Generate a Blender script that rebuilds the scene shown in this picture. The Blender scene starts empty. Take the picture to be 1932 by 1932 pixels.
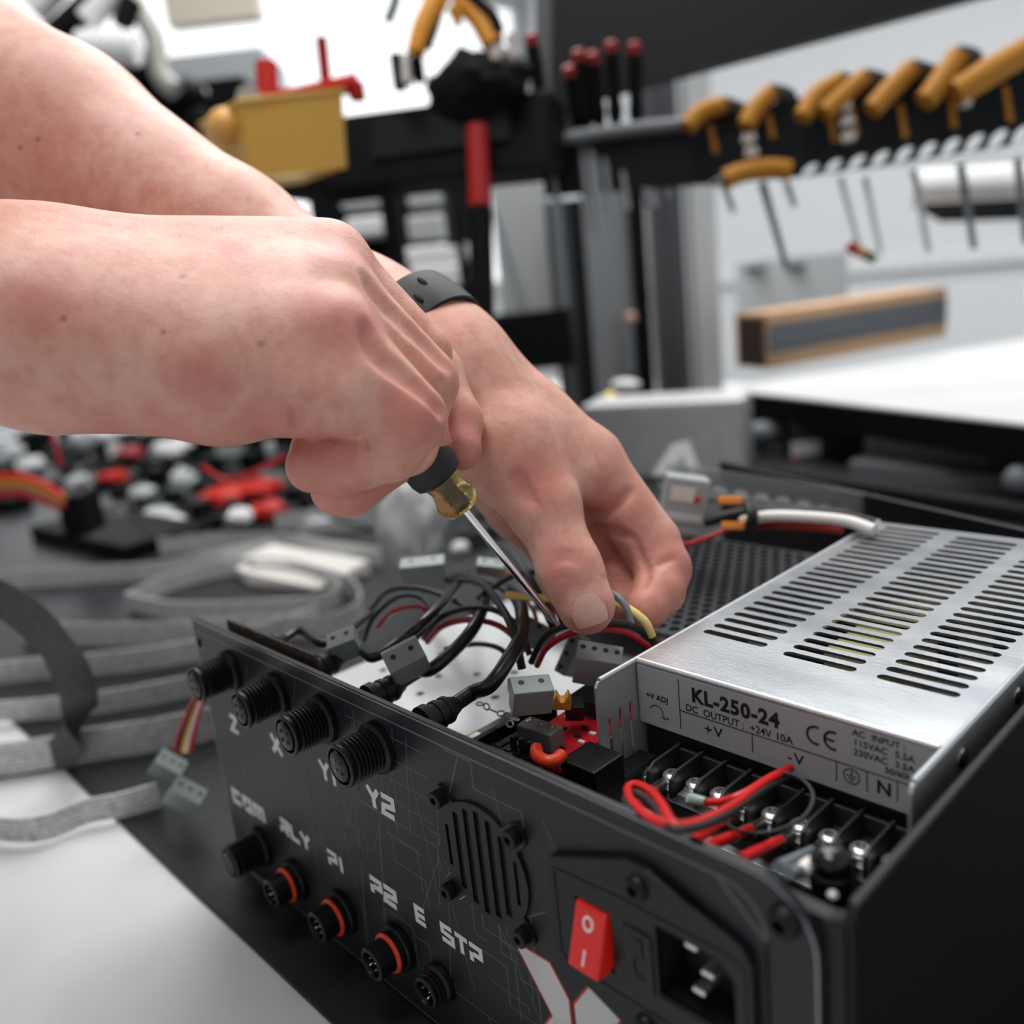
import bpy, bmesh, math, random
import numpy as np
from mathutils import Vector, Matrix, noise
from mathutils.geometry import tessellate_polygon
random.seed(7)
PI = math.pi
C = bpy.context.scene.collection
SC = bpy.context.scene

# ------------------------------------------------------------------ camera
# rows: image right, image down, viewing direction; all in world metres
RM = ((0.6912865546662444, 0.7154641830115612, -0.1011627508783386),
      (0.11127643086511806, -0.24374063060322948, -0.9634355509981251),
      (-0.7139611020718104, 0.6547530128382302, -0.24810892145923846))
EYE = Vector((0.1965809565, -0.2318203, 0.13656385))
FPX = 1690.32
cam_d = bpy.data.cameras.new('camera')
cam = bpy.data.objects.new('camera', cam_d); C.objects.link(cam)
right, down, fwd = (Vector(r).normalized() for r in RM)
cam.matrix_world = Matrix(((right[0], -down[0], -fwd[0], EYE[0]),
                           (right[1], -down[1], -fwd[1], EYE[1]),
                           (right[2], -down[2], -fwd[2], EYE[2]), (0, 0, 0, 1)))
cam_d.sensor_width = 36.0
cam_d.lens = FPX / 1932 * 36.0
cam_d.clip_start = 0.01; cam_d.clip_end = 50
cam_d.dof.use_dof = True
cam_d.dof.focus_distance = 0.315
cam_d.dof.aperture_fstop = 5.3
SC.camera = cam

# ------------------------------------------------------------------ world, lights, exposure
w = bpy.data.worlds.new('world'); SC.world = w; w.use_nodes = True
w.node_tree.nodes['Background'].inputs[0].default_value = (0.93, 0.96, 1.0, 1)
w.node_tree.nodes['Background'].inputs[1].default_value = 0.15
def area_light(name, loc, target, sx, sy, power, col=(1, 1, 1)):
    l = bpy.data.lights.new(name, 'AREA'); l.shape = 'RECTANGLE'; l.size = sx; l.size_y = sy
    l.energy = power; l.color = col
    o = bpy.data.objects.new(name, l); C.objects.link(o)
    o.location = loc
    o.rotation_euler = (Vector(target) - Vector(loc)).to_track_quat('-Z', 'Y').to_euler()
    return o
area_light('ceiling_light_panel', (-0.7, 0.9, 1.7), (-0.6, 0.8, 0), 1.2, 1.2, 30, (1, 0.985, 0.96))
area_light('ceiling_light_strip', (-1.9, 1.3, 1.7), (-1.9, 1.3, 0), 1.4, 0.7, 20, (0.97, 0.99, 1.0))
area_light('ceiling_light_far', (-1.2, 2.6, 1.7), (-1.2, 2.6, 0), 2.4, 0.6, 28, (0.97, 0.99, 1.0))
area_light('ceiling_light_near', (-0.20, -0.22, 1.72), (-0.12, -0.05, 0), 0.9, 0.5, 15, (1, 0.985, 0.965))
SC.view_settings.view_transform = 'Standard'
SC.view_settings.look = 'None'
SC.view_settings.gamma = 1.0
SC.view_settings.use_curve_mapping = False
SC.view_settings.exposure = 0.0

# ------------------------------------------------------------------ helpers
def ray(u, v):
    return right * ((u - 966) / FPX) + down * ((v - 966) / FPX) + fwd
def P(u, v, d):                       # point seen at photo pixel (u, v) at depth d metres
    return EYE + ray(u, v) * d
def on(axis, val, u, v):              # the same on an axis-aligned plane
    r = ray(u, v); return EYE + r * ((val - EYE[axis]) / r[axis])
def Z(u, v, z): return on(2, z, u, v)

def new_mat(name, col, rough=0.5, metal=0.0, bump=None, var=None, coat=0.0, trans=0.0, emit=None, sss=0.0, alpha=1.0, spec=None):
    m = bpy.data.materials.new(name); m.use_nodes = True
    nt = m.node_tree; b = nt.nodes['Principled BSDF']
    b.inputs['Base Color'].default_value = (*col, 1)
    b.inputs['Roughness'].default_value = rough
    b.inputs['Metallic'].default_value = metal
    b.inputs['Coat Weight'].default_value = coat
    b.inputs['Transmission Weight'].default_value = trans
    b.inputs['Alpha'].default_value = alpha
    if spec is not None: b.inputs['Specular IOR Level'].default_value = spec
    if emit:
        b.inputs['Emission Color'].default_value = (*emit[0], 1); b.inputs['Emission Strength'].default_value = emit[1]
    tc = nt.nodes.new('ShaderNodeTexCoord')
    if var:                            # (scale, second colour, stretch)
        n = nt.nodes.new('ShaderNodeTexNoise'); n.inputs['Scale'].default_value = var[0]; n.inputs['Detail'].default_value = 5
        if len(var) > 2:
            mp = nt.nodes.new('ShaderNodeMapping'); mp.inputs['Scale'].default_value = var[2]
            nt.links.new(tc.outputs['Object'], mp.inputs[0]); nt.links.new(mp.outputs[0], n.inputs['Vector'])
        else: nt.links.new(tc.outputs['Object'], n.inputs['Vector'])
        rp = nt.nodes.new('ShaderNodeValToRGB')
        rp.color_ramp.elements[0].position = 0.35; rp.color_ramp.elements[1].position = 0.65
        rp.color_ramp.elements[0].color = (*col, 1); rp.color_ramp.elements[1].color = (*var[1], 1)
        nt.links.new(n.outputs['Fac'], rp.inputs[0]); nt.links.new(rp.outputs[0], b.inputs['Base Color'])
    if bump:                           # (scale, strength, distance[, stretch])
        n = nt.nodes.new('ShaderNodeTexNoise'); n.inputs['Scale'].default_value = bump[0]; n.inputs['Detail'].default_value = 4
        if len(bump) > 3:
            mp = nt.nodes.new('ShaderNodeMapping'); mp.inputs['Scale'].default_value = bump[3]
            nt.links.new(tc.outputs['Object'], mp.inputs[0]); nt.links.new(mp.outputs[0], n.inputs['Vector'])
        else: nt.links.new(tc.outputs['Object'], n.inputs['Vector'])
        bp = nt.nodes.new('ShaderNodeBump'); bp.inputs['Strength'].default_value = bump[1]; bp.inputs['Distance'].default_value = bump[2]
        nt.links.new(n.outputs['Fac'], bp.inputs['Height']); nt.links.new(bp.outputs[0], b.inputs['Normal'])
    return m

class MB:
    """collects shapes of ONE object, with one material index per shape"""
    def __init__(s): s.v = []; s.f = []; s.m = []; s.sm = []
    def add(s, vs, fs, mi=0, smooth=False):
        o = len(s.v); s.v += [Vector(p) for p in vs]
        for f in fs: s.f.append([i + o for i in f]); s.m.append(mi); s.sm.append(smooth)
        return s
    def box(s, lo, hi, mi=0, M=None):
        x0, y0, z0 = lo; x1, y1, z1 = hi
        vs = [Vector(p) for p in ((x0,y0,z0),(x1,y0,z0),(x1,y1,z0),(x0,y1,z0),(x0,y0,z1),(x1,y0,z1),(x1,y1,z1),(x0,y1,z1))]
        if M: vs = [M @ p for p in vs]
        return s.add(vs, [(3,2,1,0),(4,5,6,7),(0,1,5,4),(1,2,6,5),(2,3,7,6),(3,0,4,7)], mi)
    def lathe(s, prof, p0, axis, seg=24, mi=0, smooth=True, M=None, cap=True):
        """prof: list of (r, h) along axis from p0"""
        a = Vector(axis).normalized(); t = a.orthogonal().normalized(); b = a.cross(t)
        vs = []; fs = []
        for r, h in prof:
            for k in range(seg):
                th = 2 * PI * k / seg
                vs.append(Vector(p0) + a * h + (t * math.cos(th) + b * math.sin(th)) * max(r, 1e-6))
        n = len(prof)
        for i in range(n - 1):
            for k in range(seg):
                k2 = (k + 1) % seg
                fs.append((i*seg+k, i*seg+k2, (i+1)*seg+k2, (i+1)*seg+k))
        if cap:
            fs.append(tuple(range(seg))[::-1]); fs.append(tuple((n-1)*seg + k for k in range(seg)))
        if M: vs = [M @ p for p in vs]
        return s.add(vs, fs, mi, smooth)
    def cyl(s, p0, p1, r0, r1=None, seg=20, mi=0, smooth=True, M=None):
        p0 = Vector(p0); p1 = Vector(p1); r1 = r0 if r1 is None else r1; L = (p1 - p0).length
        e = min(r0, r1, L/2) * 0.12
        return s.lathe([(r0-e, 0), (r0, e), (r1, L-e), (r1-e, L)], p0, p1 - p0, seg, mi, smooth, M)
    def ball(s, c, r, seg=16, mi=0, sc=(1,1,1), M=None):
        vs = []; fs = []; rings = seg // 2
        for i in range(rings + 1):
            ph = PI * i / rings
            for k in range(seg):
                th = 2*PI*k/seg
                vs.append(Vector((c[0] + r*sc[0]*math.sin(ph)*math.cos(th), c[1] + r*sc[1]*math.sin(ph)*math.sin(th), c[2] + r*sc[2]*math.cos(ph))))
        for i in range(rings):
            for k in range(seg):
                k2 = (k+1) % seg
                fs.append((i*seg+k, (i+1)*seg+k, (i+1)*seg+k2, i*seg+k2))
        if M: vs = [M @ p for p in vs]
        return s.add(vs, fs, mi, True)
    def tube(s, pts, r, seg=10, mi=0, sub=6, cap=True):
        pts = smooth_path(pts, sub) if sub > 1 else [Vector(p) for p in pts]
        rs = r if isinstance(r, (list, tuple)) else [r] * len(pts)
        if len(rs) != len(pts): rs = [np.interp(i/(len(pts)-1), np.linspace(0, 1, len(rs)), rs) for i in range(len(pts))]
        vs = []; fs = []; N = None
        for i, p in enumerate(pts):
            t = (pts[min(i+1, len(pts)-1)] - pts[max(i-1, 0)]).normalized()
            N = t.orthogonal().normalized() if N is None else (N - t * N.dot(t)).normalized()
            B = t.cross(N)
            for k in range(seg):
                th = 2*PI*k/seg; vs.append(p + (N*math.cos(th) + B*math.sin(th)) * float(rs[i]))
        for i in range(len(pts)-1):
            for k in range(seg):
                k2 = (k+1) % seg; fs.append((i*seg+k, i*seg+k2, (i+1)*seg+k2, (i+1)*seg+k))
        if cap: fs.append(tuple(range(seg))[::-1]); fs.append(tuple((len(pts)-1)*seg+k for k in range(seg)))
        return s.add(vs, fs, mi, True)
    def strip(s, pts, w, th, up=None, mi=0, sub=8):
        """flat ribbon of width w and thickness th; up = direction of the width"""
        pts = smooth_path(pts, sub)
        vs = []; fs = []
        ups = up if isinstance(up, list) else [up or (0,0,1)]*2
        for i, p in enumerate(pts):
            f = i/(len(pts)-1) * (len(ups)-1); k = min(int(f), len(ups)-2); f -= k
            U = Vector(ups[k]).lerp(Vector(ups[k+1]), f)
            t = (pts[min(i+1, len(pts)-1)] - pts[max(i-1, 0)]).normalized()
            U = (U - t * U.dot(t)).normalized(); B = t.cross(U)
            for a, b in ((-.5, -.5), (.5, -.5), (.5, .5), (-.5, .5)): vs.append(p + U*w*a + B*th*b)
        for i in range(len(pts)-1):
            for k in range(4):
                k2 = (k+1) % 4; fs.append((i*4+k, i*4+k2, (i+1)*4+k2, (i+1)*4+k))
        fs.append((3,2,1,0)); fs.append(tuple((len(pts)-1)*4+k for k in range(4)))
        return s.add(vs, fs, mi, True)
    def poly(s, loops, M, depth, mi=0):
        """extrude a 2-D outline (first loop) with holes along local z by depth, mapped by M"""
        L3 = [[Vector((x, y, 0)) for x, y in l] for l in loops]
        tris = tessellate_polygon(L3); flat = [p for l in L3 for p in l]; n = len(flat)
        vs = [M @ p for p in flat] + [M @ (p + Vector((0, 0, depth))) for p in flat]
        fs = []
        for t in tris:
            a, b, c = (flat[i] for i in t)
            if (b-a).cross(c-a).z < 0: t = (t[0], t[2], t[1])
            fs.append(tuple(i + n for i in t)); fs.append((t[2], t[1], t[0]))
        o = 0
        for li, l in enumerate(L3):
            k = len(l); area = sum(l[i].x*l[(i+1)%k].y - l[(i+1)%k].x*l[i].y for i in range(k))
            flip = (area < 0) != (li > 0)
            for i in range(k):
                j = (i+1) % k; q = (o+i, o+j, o+j+n, o+i+n)
                fs.append(q[::-1] if flip else q)
            o += k
        return s.add(vs, fs, mi)
    def build(s, name, mats, parent=None, bevel=0, bseg=2, world=True, angle=35, recalc=False):
        me = bpy.data.meshes.new(name)
        base = parent.matrix_world if parent else None
        vs = s.v
        if parent is not None and world:
            inv = root_matrix(parent).inverted(); vs = [inv @ p for p in s.v]
        me.from_pydata([tuple(p) for p in vs], [], s.f)
        mats = mats if isinstance(mats, (list, tuple)) else [mats]
        for m in mats: me.materials.append(m)
        me.polygons.foreach_set('material_index', s.m); me.polygons.foreach_set('use_smooth', s.sm)
        me.update()
        if recalc:
            bm = bmesh.new(); bm.from_mesh(me); bmesh.ops.recalc_face_normals(bm, faces=bm.faces); bm.to_mesh(me); bm.free()
        o = bpy.data.objects.new(name, me); C.objects.link(o)
        if parent: o.parent = parent
        if bevel:
            b = o.modifiers.new('bevel', 'BEVEL'); b.width = bevel; b.segments = bseg; b.limit_method = 'ANGLE'; b.angle_limit = math.radians(angle)
            b.harden_normals = False
        if any(s.sm):
            try: me.set_sharp_from_angle(angle=math.radians(40))
            except Exception: pass
        return o

def root_matrix(o):
    M = o.matrix_basis.copy(); p = o.parent
    while p: M = p.matrix_basis @ M; p = p.parent
    return M
def smooth_path(pts, sub=6):
    pts = [Vector(p) for p in pts]
    if len(pts) < 3:
        return [pts[0].lerp(pts[1], i/4) for i in range(5)]
    out = []
    for i in range(len(pts)-1):
        p0 = pts[i-1] if i else pts[0]*2 - pts[1]; p1 = pts[i]; p2 = pts[i+1]
        p3 = pts[i+2] if i+2 < len(pts) else pts[-1]*2 - pts[-2]
        for k in range(sub):
            t = k/sub
            out.append(0.5*((2*p1) + (p2-p0)*t + (2*p0-5*p1+4*p2-p3)*t*t + (3*p1-p0-3*p2+p3)*t**3))
    out.append(pts[-1]); return out
def thing(name, label, cat, loc=(0,0,0), rz=0, group=None, M=None):
    o = bpy.data.objects.new(name, None); C.objects.link(o); o.empty_display_size = 0.02
    if M is not None: o.matrix_basis = M
    else: o.location = loc; o.rotation_euler = (0, 0, rz)
    return tag(o, label, cat, group)
def tag(o, label, cat, group=None, kind=None):
    if label: o['label'] = label
    if cat: o['category'] = cat
    if group: o['group'] = group
    if kind: o['kind'] = kind
    return o
def struct(o): o['kind'] = 'structure'; return o
def dup(root, M=None, label=None, group=None):
    def cp(o, par):
        c = o.copy(); C.objects.link(c); c.parent = par
        for ch in o.children: cp(ch, c)
        return c
    r = cp(root, None)
    if M is not None: r.matrix_basis = M
    if label: r['label'] = label
    if group: r['group'] = group
    return r
def rrect(x0, y0, x1, y1, r, n=6):
    rs = r if isinstance(r, (list, tuple)) else [r]*4      # bl, br, tr, tl
    out = []
    for (cx, cy, a0, rr) in ((x0+rs[0], y0+rs[0], PI, rs[0]), (x1-rs[1], y0+rs[1], 1.5*PI, rs[1]), (x1-rs[2], y1-rs[2], 0, rs[2]), (x0+rs[3], y1-rs[3], PI/2, rs[3])):
        if rr <= 1e-6: out.append((cx, cy)); continue
        for k in range(n+1):
            a = a0 + PI/2*k/n; out.append((cx + rr*math.cos(a), cy + rr*math.sin(a)))
    return out
def circ(x, y, r, n=20): return [(x + r*math.cos(2*PI*k/n), y + r*math.sin(2*PI*k/n)) for k in range(n)]
# 2-D frames: XZ plane facing -y, XY plane facing +z, YZ plane facing +x
def FXZ(y): return Matrix(((1,0,0,0),(0,0,-1,y),(0,1,0,0),(0,0,0,1)))     # (x,z) outline, depth toward -y
def FXY(z): return Matrix.Translation((0,0,z))
def FYZ(x): return Matrix(((0,0,1,x),(1,0,0,0),(0,1,0,0),(0,0,0,1)))      # (y,z) outline, depth toward +x
def text_mb(mb, txt, size, M, mi=0, bold=0.0, depth=0.0001, sx=1.0, spacing=1.0, align='LEFT'):
    cu = bpy.data.curves.new('t', 'FONT'); cu.body = txt; cu.size = size; cu.offset = bold; cu.extrude = depth/2
    cu.space_character = spacing; cu.align_x = align; cu.resolution_u = 3
    ob = bpy.data.objects.new('t', cu); C.objects.link(ob)
    dg = bpy.context.evaluated_depsgraph_get(); me = bpy.data.meshes.new_from_object(ob.evaluated_get(dg))
    S = Matrix.Diagonal((sx, 1, 1, 1))
    mb.add([M @ S @ v.co for v in me.vertices], [tuple(p.vertices) for p in me.polygons], mi)
    bpy.data.objects.remove(ob); bpy.data.curves.remove(cu); bpy.data.meshes.remove(me)
def stroke(mb, pts, w, M, depth=0.00012, mi=0, closed=False):
    """flat mitred stroke in a 2-D frame"""
    n = len(pts); pts = [Vector((p[0], p[1])) for p in pts]
    L = []; R = []
    for i in range(n):
        a = pts[i-1] if (i or closed) else None; b = pts[(i+1) % n] if (i < n-1 or closed) else None
        d1 = (pts[i]-a).normalized() if a is not None else (b-pts[i]).normalized()
        d2 = (b-pts[i]).normalized() if b is not None else d1
        n1 = Vector((-d1.y, d1.x)); n2 = Vector((-d2.y, d2.x)); m = n1+n2
        m = m.normalized() if m.length > 1e-6 else n1
        k = w/2/max(0.35, m.dot(n1)); L.append(pts[i]+m*k); R.append(pts[i]-m*k)
    vs = [M @ Vector((p.x, p.y, depth)) for p in L] + [M @ Vector((p.x, p.y, depth)) for p in R]
    fs = []
    for i in range(n if closed else n-1):
        j = (i+1) % n; fs.append((n+i, n+j, j, i))
    mb.add(vs, fs, mi)

# ------------------------------------------------------------------ materials
black_metal = new_mat('black powder coated metal', (0.005,0.0058,0.007), 0.45, 0.0, spec=.28, bump=(900,.15,.0004))
panel_mat = new_mat('charcoal printed aluminium panel', (0.0135,0.016,0.020), 0.42, 0.0, spec=.32, bump=(3000,.06,.0002))
panel_line = new_mat('grey printed line', (0.13,0.14,0.15), 0.5)
edge_mat = new_mat('bare aluminium edge', (0.55,0.57,0.6), 0.3, 1.0)
black_plastic = new_mat('black plastic', (0.005,0.006,0.0075), 0.38, spec=.32)
black_rubber = new_mat('black rubber', (0.008,0.009,0.010), 0.55)
white_print = new_mat('white print', (0.72,0.73,0.74), 0.5)
orange_rubber = new_mat('orange rubber', (0.78,0.06,0.015), 0.4)
red_print = new_mat('red print', (0.55,0.045,0.025), 0.5)
steel = new_mat('polished steel', (0.80,0.785,0.77), 0.27, 0.85)
nickel = new_mat('nickel', (0.75,0.73,0.70), 0.22, 1.0)
brass = new_mat('brass', (0.42,0.24,0.07), 0.3, 1.0)
alu = new_mat('brushed aluminium', (0.55,0.57,0.59), 0.33, 1.0, var=(45,(0.38,0.40,0.43),(.35,1,1)), bump=(1400,.30,.00025,(.2,1,1)))
alu_side = new_mat('galvanised sheet', (0.56,0.58,0.60), 0.38, 0.55, bump=(500,.15,.0003))
label_mat = new_mat('silver grey label', (0.46,0.485,0.51), 0.42, 0.0)
ink = new_mat('black ink', (0.010,0.011,0.014), 0.6)
dark_red = new_mat('red wire insulation', (0.62,0.012,0.012), 0.33)
crimson = new_mat('crimson wire insulation', (0.42,0.008,0.02), 0.35)
grey_wire = new_mat('grey wire insulation', (0.18,0.20,0.22), 0.4)
yellow_wire = new_mat('yellow wire insulation', (0.86,0.66,0.22), 0.4)
white_wire = new_mat('white wire insulation', (0.8,0.79,0.77), 0.4)
plug_mat = new_mat('grey green plastic', (0.24,0.285,0.275), 0.42)
grey_plastic = new_mat('light grey plastic', (0.36,0.38,0.39), 0.45)
white_plastic = new_mat('white plastic', (0.78,0.79,0.8), 0.35)
red_pcb = new_mat('red circuit board', (0.55,0.012,0.025), 0.3)
amber = new_mat('amber plastic', (0.75,0.38,0.05), 0.35)
paper = new_mat('white paper', (0.86,0.84,0.79), 0.7)
# ------------------------------------------------------------------ the setting
TZ = -0.1395
wall_mat = new_mat('white painted wall', (0.80,0.81,0.82), 0.7, bump=(60,.05,.002))
floor_mat = new_mat('grey floor', (0.30,0.31,0.32), 0.6, var=(3,(0.25,0.26,0.27)))
ceil_mat = new_mat('white ceiling', (0.8,0.8,0.8), 0.8)
window_glow = new_mat('daylight behind blind', (0.9,0.9,0.9), 0.6, emit=((0.95,0.975,1.0), 1.1))
def sbox(name, lo, hi, m): return struct(MB().box(lo, hi).build(name, m))
sbox('floor', (-4.2,-2.2,-0.95), (1.9,4.3,-0.90), floor_mat)
sbox('ceiling', (-4.2,-2.2,1.80), (1.9,4.3,1.85), ceil_mat)
sbox('wall_left', (-4.2,-2.2,-0.9), (-4.1,4.3,1.8), wall_mat)
sbox('wall_right', (1.8,-2.2,-0.9), (1.9,4.3,1.8), wall_mat)
sbox('wall_front', (-4.1,-2.2,-0.9), (1.8,-2.1,1.8), wall_mat)
sbox('wall_back', (-4.1,4.2,-0.9), (1.8,4.3,1.8), wall_mat)
window_dim = new_mat('grey daylight blind', (0.58,0.59,0.60), 0.6, emit=((0.95,0.975,1.0), 0.15), var=None)
def window(n, lo, hi, axis):
    fr = MB(); t = 0.05
    if axis == 0:
        x = lo[0]; fr.poly([[(lo[1],lo[2]),(hi[1],lo[2]),(hi[1],hi[2]),(lo[1],hi[2])], [(lo[1]+t,lo[2]+t),(hi[1]-t,lo[2]+t),(hi[1]-t,hi[2]-t),(lo[1]+t,hi[2]-t)]], FYZ(x), .05)
        o = struct(fr.build('window_%d' % n, white_plastic)); p = MB().box((x+.005,lo[1]+t,lo[2]+t),(x+.02,hi[1]-t,hi[2]-t))
    else:
        y = lo[1]; fr.poly([[(lo[0],lo[2]),(hi[0],lo[2]),(hi[0],hi[2]),(lo[0],hi[2])], [(lo[0]+t,lo[2]+t),(hi[0]-t,lo[2]+t),(hi[0]-t,hi[2]-t),(lo[0]+t,hi[2]-t)]], FXZ(y), .05)
        o = struct(fr.build('window_%d' % n, white_plastic)); p = MB().box((lo[0]+t,y-.02,lo[2]+t),(hi[0]-t,y-.005,hi[2]-t))
    g = p.build('window_blind', window_glow if axis == 0 else window_dim, o)
window(1, (-4.1,0.6,0.1), (-4.1,4.15,1.78), 0)
window(2, (-3.9,4.2,0.0), (-0.9,4.2,1.6), 1)

# ------------------------------------------------------------------ workbench and mat
bench_top = new_mat('white laminate', (0.80,0.81,0.82), 0.35, bump=(15,.05,.002), var=(25,(0.77,0.78,0.79)))
wb = thing('workbench', 'long white laminate workbench that carries the black mat and the open control box', 'workbench', (-0.6,0.2,-0.9))
MB().box((-2.6,-0.60,TZ-0.03),(0.95,1.55,TZ)).build('bench_top', bench_top, wb, bevel=.002)
for x in (-2.5,0.8):
    for y in (-0.50,1.4): MB().box((x-.03,y-.03,-0.9),(x+.03,y+.03,TZ-.03)).build('leg', alu_side, wb, bevel=.002)
mat_m = new_mat('dark grey work mat', (0.014,0.016,0.019), 0.42, spec=.3, var=(9,(0.024,0.026,0.030)), bump=(400,.2,.0004))
tag(MB().box((-2.2,-0.1005,TZ),(0.75,1.15,TZ+.002)).build('work_mat', mat_m, bevel=.0006),
    'large dark grey work mat lying on the white workbench under the control box', 'mat')
MZ = TZ + .002

# ------------------------------------------------------------------ control box
cb = thing('control_box', 'open black control box with connectors, fan grille and power switch on its printed panel', 'electronics box', (-0.04,0.08,MZ))
PY = -0.075                                     # face of the front panel
slots = []
pan = MB()
outer = rrect(-0.206,-0.1355,0.112,-0.0012,(0.003,0.017,0.017,0.001),8)
HOLES = [[(.0660,-.0528),(.0866,-.0528),(.0912,-.0486),(.0912,-.0338),(.0866,-.0292),(.0660,-.0292)][::-1], [(.0375,-.0545),(.0512,-.0545),(.0512,-.0345),(.0375,-.0345)][::-1]]
pan.poly([outer, circ(-0.2010,-0.0138,0.0030,18)[::-1]]+HOLES, FXZ(PY+.002), .002)
random.seed(21)
G = FXZ(PY)
def gl(pts, wd=.00035): stroke(pan, pts, wd, G, .00008, 1)
# circuit-like drawing printed on the panel: an inset border, slanted rays, stair-stepped traces
bd = [(x, z) for x, z in rrect(-0.203,-0.1325,0.0985,-0.0075,(.003,.012,.012,.001),6)]
gl(bd[8:24], .0006)
for k in range(30):
    x = -0.16 + 0.2*random.random(); z = -0.008 - 0.05*random.random(); a = math.radians(random.choice([-78,-82,-95,-99,-70,-112,-62,-118])); L = .04 + .07*random.random()
    x2 = x + L*math.cos(a); z2 = max(-0.131, z + L*math.sin(a)); gl([(x,z),(x2,z2)], .00028)
for k in range(16):
    x = -0.10 + 0.12*random.random(); z = -0.012 - 0.1*random.random()
    pts = [(x,z)]; hor = True
    for q in range(random.randint(3,6)):
        L = random.choice([.006,.009,.013,.018])
        if hor: x += L
        else: z -= L*random.choice([.6,1,1.3])
        hor = not hor
        if x > .026 or z < -.128: break
        pts.append((x,z))
    if len(pts) > 1: gl(pts, .00032)
for k in range(5):                              # small grid near the last connectors
    gl([(-.072+.008*k,-.010),(-.078+.008*k,-.052)], .00028)
    gl([(-.078,-.014-.009*k),(-.03,-.014-.009*k)], .00028)
gl([(-.02,-.0085),(-.006,-.0085),(-.006,-.018),(.016,-.018),(.016,-.026)]); gl([(-.012,-.008),(-.03,-.05)])
gl([(.0,-.066),(.022,-.05)]); gl([(.0145,-.055),(.014,-.13)])
gl([(.0855,-.008),(.0985,-.02),(.0985,-.12)], .0006); gl([(.098,-.047),(.111,-.049)], .0005)
front_panel = pan.build('front_panel', [panel_mat, panel_line], cb, bevel=.0004, bseg=2)
# light caught by the chamfer, painted as a pale line round the face
rim = MB(); stroke(rim, rrect(-0.2052,-0.1347,0.1112,-0.0020,(0.003,0.0165,0.0165,0.001),10), .00055, G, .00012, 0, True)
rim.build('edge_highlight', new_mat('painted edge highlight', (0.30,0.32,0.34), 0.3, 0.6), front_panel)

# lettering: straight-stroke letters, drawn in a 1 x 1.6 cell
GL = {'Y':[[(0,1.6),(.5,.85),(.5,0)],[(.5,.85),(1,1.6)]], '2':[[(0,1.5),(1,1.5),(1,.85),(.1,.7),(0,.1),(1,.1)]],
 'Z':[[(0,1.5),(1,1.5),(0,.1),(1,.1)]], 'X':[[(0,1.6),(1,0)],[(1,1.6),(0,0)]], '1':[[(.25,1.6),(.25,0)]],
 'C':[[(1,1.45),(.15,1.45),(.15,.15),(1,.15)]], 'O':[[(.15,.15),(.15,1.45),(.9,1.45),(.9,.15),(.15,.15)]],
 'M':[[(.1,0),(.1,1.45),(1.1,1.45),(1.1,0)],[(.6,1.45),(.6,0)]], 'R':[[(.1,0),(.1,.7)],[(.1,1.45),(1,1.45),(1,.8),(.2,.8)],[(.45,.8),(1,0)]],
 'L':[[(.1,1.6),(.1,.15),(1,.15)]], 'P':[[(.1,0),(.1,.8)],[(0,1.45),(.95,1.45),(.95,.72),(.3,.72)]],
 'E':[[(1,1.45),(.15,1.45),(.15,.15),(1,.15)],[(.3,.8),(1,.8)]], 'S':[[(1,1.45),(.1,1.45),(.1,.85),(1,.75),(1,.15),(0,.15)]],
 'T':[[(0,1.45),(1.1,1.45)],[(.55,1.45),(.55,0)]], ' ':[]}
def word(txt, x, z, wd, h, sw=.34):
    let = MB()
    n = len(txt); cw = wd/(n*1.28 - .28)
    for i, ch in enumerate(txt):
        for si, st in enumerate(GL[ch]):
            stroke(let, [(x + (i*1.28 + p[0])*cw, z + p[1]/1.6*h) for p in st], cw*sw, G, .00014 + .00003*si)
    let.build('lettering', white_print, cb)
word('Z', -0.1835,-0.0535, .0065,.0085); word('X', -0.1440,-0.0510, .0075,.0085)
word('Y1',-0.1045,-0.0500,.0145,.0085); word('Y2',-0.0708,-0.0492,.0160,.0085)
word('COM',-0.1985,-0.0965,.0300,.0072); word('RLY',-0.1512,-0.0940,.0255,.0074)
word('P1',-0.1108,-0.0930,.0145,.0074); word('P2',-0.0795,-0.0915,.0165,.0076); word('E STP',-0.0508,-0.0905,.0375,.0076)
# the big angular mark: red outline, white fill
lg = MB()
def ang(pts, mi, dz): lg.poly([pts], FXZ(PY - dz), .00004, mi)
A1 = [(.0045,-.0690),(.0215,-.0684),(.0288,-.0785),(.0288,-.118),(.0215,-.1285),(.0045,-.1275),(.0193,-.1075),(.0135,-.0985),(.0193,-.0897)]
A2 = [(.0374,-.0675),(.0535,-.0672),(.0385,-.0915),(.0385,-.105),(.0535,-.1285),(.0374,-.1280),(.0300,-.118),(.0300,-.0787)]
def inset(pts, d):
    out = []; n = len(pts); ar = sum(pts[i][0]*pts[(i+1)%n][1]-pts[(i+1)%n][0]*pts[i][1] for i in range(n)); sgn = 1 if ar > 0 else -1
    for i in range(n):
        a = Vector(pts[i-1]); b = Vector(pts[i]); c = Vector(pts[(i+1)%n]); d1 = (b-a).normalized(); d2 = (c-b).normalized()
        n1 = Vector((-d1.y,d1.x))*sgn; n2 = Vector((-d2.y,d2.x))*sgn; m = (n1+n2).normalized(); q = b + m*min(d/max(.3,m.dot(n1)), 3*d); out.append((q.x,q.y))
    return out
for a in (A1, A2): ang(a, 0, .00006); ang(inset(a, .0007), 1, .00012)
lg.build('printed_mark', [red_print, new_mat('off white print', (0.62,0.625,0.62), 0.5)], cb)

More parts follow.
